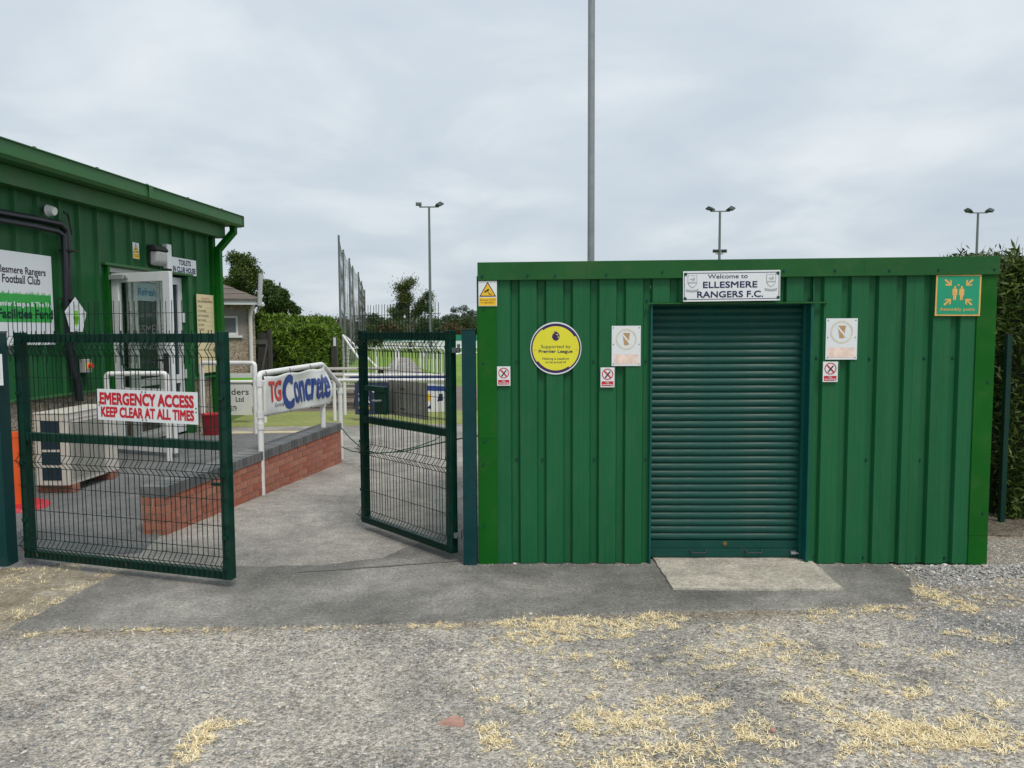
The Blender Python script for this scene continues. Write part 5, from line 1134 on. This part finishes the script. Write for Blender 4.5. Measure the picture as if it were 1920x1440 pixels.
tree('ivy_tree', 'thin ivy covered tree with bare twigs beyond the right gate leaf', gp(768,62), 6.4, [(.0,0,5.1,.95,.8,.95),(-.5,0,3.8,1.2,.9,.8),(1.3,0,4.3,.75,.6,1.0),(.9,0,3.3,1.3,.9,.8),(-1.3,0,2.9,1.1,.7,.7)], 15000, .12, 'olive', seed=9, trunk=.02, bare=420, loose=.9)
# hedgerow bushes across the far side, one by one
hed = [(575,62,2.6,'mid','green'),(597,66,3.2,'rust','rusty brown'),(612,70,3.0,'olive','olive'),(636,72,3.1,'rust','russet'),(655,74,3.3,'mid','mid green'),(680,76,3.0,'olive','olive'),(700,78,3.6,'mid','green'),(722,78,3.2,'rust','rusty'),(742,80,3.5,'olive','olive'),
       (800,80,3.4,'mid','green'),(820,80,2.8,'olive','dull olive'),(838,76,3.0,'mid','green'),(858,74,2.6,'rust','russet brown'),(880,76,3.3,'mid','green'),(898,76,3.0,'olive','olive')]
names = ['first','next']
for i, (px, Y, hh, lm, cn) in enumerate(hed):
    tree('hedgerow_bush', '%s hedgerow bush number %d from the left beyond the field' % (cn, i+1) if False else 'far %s hedgerow bush beyond the field, %s of the row' % (cn, ['leftmost','second from the left','third from the left','fourth from the left','fifth from the left','sixth from the left','seventh from the left','eighth, the middle one','seventh from the right','sixth from the right','fifth from the right','fourth from the right','third from the right','second from the right','rightmost'][i]),
         gp(px, Y), hh, [(0,0,hh*.55,1.9,1.2,hh*.42),(0,0,hh*.3,2.0,1.2,hh*.3)], 3200, .17, lm, 'hedgerow bushes beyond the field', limbs=4, seed=30+i, trunk=.02, bare=10)
far = [(590,150,4.6,'left of the net poles'),(700,160,5.6,'behind the net poles'),(862,130,6.2,'round crown left of the kiosk top'),(845,135,4.6,'low, left of the round one'),(893,140,5.6,'touching the kiosk corner'),(545,140,5.0,'behind the clipped hedge')]
for i, (px, Y, hh, wh) in enumerate(far):
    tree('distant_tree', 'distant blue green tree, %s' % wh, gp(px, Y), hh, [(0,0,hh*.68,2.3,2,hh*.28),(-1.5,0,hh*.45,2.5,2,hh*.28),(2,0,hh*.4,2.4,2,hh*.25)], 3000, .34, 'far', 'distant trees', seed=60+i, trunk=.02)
# distant wood and hill
M['hill'] = ground_mat('hill', [(.3,(.07,.11,.06)), (.7,(.11,.15,.08))], big=.02, bscale=.5, fine=.3, bump=.1)
q = MB(); nx_ = 40
for i in range(nx_+1):
    X_ = -260+i*14; zt__ = 4.2+2.8*math.sin(i*.5)+1.5*math.sin(i*1.3+1); q.v += [(X_, 300, -1), (X_, 380, zt__), (X_, 520, zt__*.6)]
for i in range(nx_): k = 3*i; q.f += [(k, k+3, k+4, k+1), (k+1, k+4, k+5, k+2)]
o = q.build('hills', M['hill'], smooth=True); o['kind'] = 'structure'
nwd = 14000; X_ = RNG.uniform(-110, 10, nwd); Yw = RNG.uniform(170, 190, nwd); hh = 1.6+2.6*vnoise(X_, Yw*0, .12, 31)+1.2*vnoise(X_, Yw*0, .5, 32); Z_ = RNG.random(nwd)**.6*hh
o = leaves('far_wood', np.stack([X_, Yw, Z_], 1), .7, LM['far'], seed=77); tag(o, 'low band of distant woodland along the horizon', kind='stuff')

# clipped bright hedge
def hedge(name, label, poly, hfun, n, size, lm, seed=1, core=None, out_=.06):
    """poly: list of (x,y) base path (outer faces), extruded up to hfun(x,y)"""
    t_ = thing(name, label, 'hedge', (0,0,0)); r = np.random.default_rng(seed)
    P_ = []; D_ = []
    k = len(poly); L_ = [(Vector(poly[(i+1) % k])-Vector(poly[i])).length for i in range(k)]; tot = sum(L_)
    for i in range(k):
        a_, b_ = Vector(poly[i]), Vector(poly[(i+1) % k]); m_ = int(n*.72*L_[i]/tot); t__ = r.random(m_); zz = r.random(m_)
        nrm = Vector(((b_-a_).y, -(b_-a_).x)).normalized()
        X = a_.x+(b_.x-a_.x)*t__; Y = a_.y+(b_.y-a_.y)*t__; H_ = np.array([hfun(x_, y_) for x_, y_ in zip(X, Y)])
        bul = (vnoise(X*1.0+i*7, Y+zz*H_*1.3, 1.8, seed)-.5)*.22+(vnoise(X*4+i*7, Y*4+zz*H_*4, 1.6, seed+1)-.5)*.10+r.normal(0, out_*.5, m_)-.12*(zz**6)
        P_.append(np.stack([X+nrm.x*bul, Y+nrm.y*bul, zz*H_], 1)); dd = np.tile([nrm.x, nrm.y, .5], (m_, 1)); D_.append(dd)
    cx_ = [p_[0] for p_ in poly]; cy_ = [p_[1] for p_ in poly]; m_ = int(n*.28*3); X = r.uniform(min(cx_), max(cx_), m_); Y = r.uniform(min(cy_), max(cy_), m_); ins = inpoly(X, Y, poly); X, Y = X[ins], Y[ins]
    H_ = np.array([hfun(x_, y_) for x_, y_ in zip(X, Y)]); P_.append(np.stack([X, Y, H_+r.normal(0, out_*.5, len(X))-.03+(vnoise(X, Y, 3, seed)-.5)*.1], 1)); D_.append(np.tile([0, 0, 1.], (len(X), 1)))
    leaves('foliage', np.concatenate(P_), size, LM[lm], t_, elong=2.0, dirn=np.concatenate(D_), seed=seed)
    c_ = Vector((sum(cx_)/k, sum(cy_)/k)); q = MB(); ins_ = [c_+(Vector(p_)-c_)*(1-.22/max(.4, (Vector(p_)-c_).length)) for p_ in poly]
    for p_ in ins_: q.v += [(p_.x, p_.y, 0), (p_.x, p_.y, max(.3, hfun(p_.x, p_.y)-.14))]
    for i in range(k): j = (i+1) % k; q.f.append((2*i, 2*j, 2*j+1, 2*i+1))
    q.f.append(tuple(2*i+1 for i in range(k))); q.build('branches', mat(name+'_core', (.012,.016,.008), .95), t_)  # solid near-black core filling the hedge behind the leaves
    return t_
ha = AT(484, 650, 19.2); hb_ = AT(640, 650, 27.5)
hz0 = AT(500, 592, 19.2).z; hz1 = AT(630, 617, 27.0).z
def hf(x_, y_): t__ = min(1, max(0, (x_-ha.x)/(hb_.x-ha.x))); return hz0+(hz1-hz0)*t__+.10*math.sin(t__*9)
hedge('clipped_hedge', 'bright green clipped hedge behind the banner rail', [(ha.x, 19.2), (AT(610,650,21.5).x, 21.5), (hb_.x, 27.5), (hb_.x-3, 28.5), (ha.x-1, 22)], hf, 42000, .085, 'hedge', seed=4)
# conifer hedge on the right, running back beside the kiosk
kr = K.w(KW, 0, 0); kb = K.w(KW, DEP, 0)
def hf2(x_, y_): return 2.30+.05*math.sin(y_*3)+.04*math.sin(x_*5)+(.13 if y_ > 8.3 and x_ > 4.7 else 0)
hx0 = AT(1876, 800, 6.9).x
cpoly = [(AT(1884,800,6.95).x, 6.95), (AT(1990,800,6.9).x, 6.9), (7.2, 8), (7.4, 12.6), (2.6, 12.4), (2.9, 9.3), (AT(1860,800,8.0).x, 8.6)]
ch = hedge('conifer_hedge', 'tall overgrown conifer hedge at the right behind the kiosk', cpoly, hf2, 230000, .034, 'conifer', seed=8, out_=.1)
# sprays of twigs standing up from the conifer hedge
q = MB(); lp = []
r_ = random.Random(5)
for i in range(150):
    if i < 95: x_ = r_.uniform(4.75, 6.6); y_ = r_.uniform(9.0, 9.6); 
    else: y_ = r_.uniform(6.9, 7.6); x_ = AT(r_.uniform(1878, 1960), 500, y_).x
    z_ = hf2(x_, y_)-.06; h_ = r_.uniform(.06, .24) if i % 5 else r_.uniform(.2, .34); d_ = Vector((r_.uniform(-.8,.8), r_.uniform(-.5,.5), 1)).normalized()
    b_ = Vector((x_, y_, z_)); q.tube([b_, b_+d_*h_*.6, b_+(d_+Vector((r_.uniform(-.2,.2),0,0)))*h_], .004, 4, False, .0012)
    for k in range(10): p_ = b_+d_*h_*r_.uniform(0, .8); lp.append(tuple(p_+Vector((r_.gauss(0,.022), r_.gauss(0,.02), r_.gauss(0,.015)))))
q.build('twigs', M['twig'], ch)['kind'] = 'stuff'; leaves('foliage', np.array(lp), .045, LM['conifer'], ch, elong=2.2, seed=12)
pf = AT(1891, 640, 6.86); fp = MB().box(-.022, -.022, 0, .022, .022, 1).mesh('post'); 
fpt = thing('fence_post', 'slim dark green fence post in front of the conifer hedge', 'post', (pf.x, 6.86, 0)); o = link('post', fp, M['gatepaint'], fpt); o.scale = (1, 1, AT(1884, 628, 6.75).z)
MB().box(-.025, -.025, AT(1884,628,6.75).z+.001, .025, .025, AT(1884,628,6.75).z+.01).build('cap', M['rubber'], fpt)
sheet('hedge_soil', [(kr.x+.02, 6.45), (5.6, 6.3), (7.4, 7), (7.4, 13), (3.95, 13), (kr.x+.02, 7.2)], -.005, ground_mat('hedge_soil', [(.3,(.085,.07,.05)), (.7,(.22,.19,.15)), (.5,(.15,.13,.10))], big=3, bscale=60, fine=.6, bump=1.0, vor=50), 'bare soil under the conifer hedge', jit=.04, sub=.2)

# ================================================================== POLES, FLOODLIGHTS, NET
yq = 9.6; pb = AT(1108, 480, yq); o = MB().tube([(0,0,0),(0,0,3),(0,0,13)], .046, 16, True, .040).build('pole_shaft', M['steel']); o.location = (pb.x, yq, 0); bpy.data.objects.remove(o)
tp = thing('tall_pole', 'tall galvanised pole rising behind the kiosk', 'pole', (pb.x, yq, 0)); MB().tube([(0,0,0),(0,0,3),(0,0,13)], .046, 16, True, .040).build('shaft', M['steel'], tp, smooth=True); MB().tube([(0,0,0),(0,0,.03)], .14, 12).build('base_plate', M['steel'], tp)
def flood(label, px, pyt, Y, lamps, low=False):
    p_ = AT(px, pyt, Y); t_ = thing('floodlight_mast', label, 'floodlight', (p_.x, Y, 0), 0, 'floodlight masts round the pitch'); H_ = p_.z
    MB().tube([(0,0,0),(0,0,H_)], .13, 8, True, .085).build('mast', M['polesteel'], t_, smooth=True)
    MB().tube([(-.75,0,H_),(.75,0,H_)], .055, 6).build('crossarm', M['polesteel'], t_)
    for k, (x_, tilt) in enumerate(lamps):
        q = MB(); q.prismx([(-.30,.06),(.28,.10),(.30,.20),(.02,.34),(-.28,.16)][::-1], -.22, .22); o = q.build('lamp_head', M['lampdark'], t_); o.location = (x_, 0, H_+.02); o.rotation_euler = (0, -tilt, PI/2*(.45 if tilt else .1))
        MB().tube([(x_*.8,0,H_),(x_,0,H_+.14)], .035, 5).build('bracket', M['lampdark'], t_)
    if low:
        for x_ in (-.32, .32): o = MB().box(-.22, -.1, -.12, .22, .1, .12).build('lamp_head', M['lampdark'], t_, bevel=.03); o.location = (x_, -.1, AT(px, 471, Y).z); o.rotation_euler = (.3, 0, .25 if x_ < 0 else -.25)
        MB().tube([(-.3,0,AT(px,476,Y).z),(.3,0,AT(px,476,Y).z)], .035, 5).build('bracket', M['lampdark'], t_)
    return t_
flood('floodlight mast left of the kiosk with one raised lamp', 804.5, 388, 60, [(.85, .5), (-.8, 0)])
f2 = flood('floodlight mast behind the kiosk with two extra low lamps', 1350, 396, 60, [(-.75, -.1), (.85, .5)], True)
flood('floodlight mast above the right end of the kiosk', 1834, 399, 64, [(-.8, -.3), (.95, .5)])

# ball stop net
pol = [(635,441,30.0),(643.5,468,35.4),(655,484,39.4),(661,498,44),(672,510,49),(678,527,58),(684,543,70)]
net = thing('ball_stop_net', 'tall ball stop net on a receding line of steel poles', 'net'); pts = []
for px, py, Y in pol: p_ = AT(px, py, Y); pts.append(p_); MB().tube([(p_.x,p_.y,0),(p_.x,p_.y,p_.z)], .042, 8).build('pole', M['polesteel'], net, smooth=True)
q = MB()
for a_, b_ in zip(pts, pts[1:]):
    L_ = (b_-a_).length; k = int(L_/.36)
    for i in range(k+1):
        t__ = i/k; p_ = a_.lerp(b_, t__); sg = .35*math.sin(PI*t__); wob = .12*math.sin(i*2.1)
        q.tube([(p_.x+wob, p_.y, 0), (p_.x-wob*.5, p_.y, p_.z*.5), (p_.x, p_.y, p_.z-sg)], .007, 3, False)
    for z in np.arange(.3, 5.2, .45): q.tube([(a_.x,a_.y,z),(b_.x,b_.y,z)], .006, 3, False)
    q.tube([a_, a_.lerp(b_,.5)-Vector((0,0,.35)), b_], .012, 4, False)
q.build('netting', M['net'], net)

# far barrier, advertising boards and ramp railings
def white_rails(label, pts_, h_, post_every=1.5, r=.03, top=True):
    t_ = thing('railing', label, 'railing')
    for a_, b_ in zip(pts_, pts_[1:]):
        a_, b_ = Vector(a_), Vector(b_); MB().tube([a_+Vector((0,0,h_)), b_+Vector((0,0,h_))], r, 6).build('rail', M['white'], t_)
        k = max(1, int((b_-a_).length/post_every))
        for i in range(k+1): p_ = a_.lerp(b_, i/k); MB().tube([(p_.x,p_.y,0),(p_.x,p_.y,p_.z+h_)], r, 6).build('post', M['white'], t_)
    return t_
def g0_(px, py): v = G(px, py); return (v.x, v.y, 0)
white_rails('white ramp railing nearer the path beyond the right gate', [g0_(742,692), g0_(750,668), g0_(795,668)], 1.0, 2.0, .035)
white_rails('white sloping railing right of the ramp railing', [g0_(788,690), g0_(835,704)], 1.0, .8, .03)
white_rails('white railing beside the net frame', [g0_(706,706), g0_(706,690)], 1.0, 4, .035)
white_rails('white pitch barrier along the near touchline', [(-12,34,0), (-3,34.5,0), (14,34.5,0)], .95, 3.0, .035)
white_rails('white field barrier between gate post and kiosk', [g0_(853,720), g0_(870,712), g0_(912,712)], .95, 1.5, .035)
sheet('ramp_path', [g0_(712,708), g0_(800,705), g0_(770,672), g0_(742,668)], .0, M['path'], 'grey path leading to the pitch')
# angled net frame (portable goal) seen left of the right gate
gl_ = thing('goal_frame', 'white framed goal with slanting back stays near the hedge', 'goal'); a_ = AT(643, 629, 24); b_ = AT(651, 634, 25); c_ = AT(688, 694, 22.5)
for u_, v_ in ((Vector((a_.x,24,0)), a_), (Vector((b_.x,25,0)), b_), (a_, c_), (b_, Vector((c_.x+.15, 23.5, c_.z))), (a_, b_)): MB().tube([u_, v_], .035, 6).build('tube', M['white'], gl_)
q = MB()
for i in range(14):
    t__ = i/13; p_ = a_.lerp(c_, t__); q.tube([p_, (p_.x, p_.y+.3, 0)], .006, 3, False)
    q.tube([(a_.x, 24, a_.z*t__), (a_.lerp(c_, 1-t__*.95).x, 23.2, a_.z*t__)], .006, 3, False)
q.build('netting', M['net'], gl_)
yb = 72
wb_ = thing('windbreak_fence', 'teal windbreak screen along the far touchline', 'fence', (-12, yb, 0)); MB().box(0, 0, .75, 50, .03, 1.30).build('screen', M['tealfence'], wb_)
q = MB(); 
for i in range(17): MB().box(i*3-.03, .035, 0, i*3+.03, .09, 1.35).build('post', M['polesteel'], wb_)
for i in range(4):
    o = MB().box(0, -.25, .12, 2.9, -.2, .74).build('advert_board', M['signwhite'] if i % 3 else M['pvc']); o.location = (-12+i*3.0, yb, 0)
    tag(o, 'white advertising board below the teal windbreak, %s' % ['far left of the row','second from the left','third from the left','rightmost, by the kiosk corner'][i], 'advert board', 'advertising boards along the far touchline')
print('objects', len(bpy.data.objects))
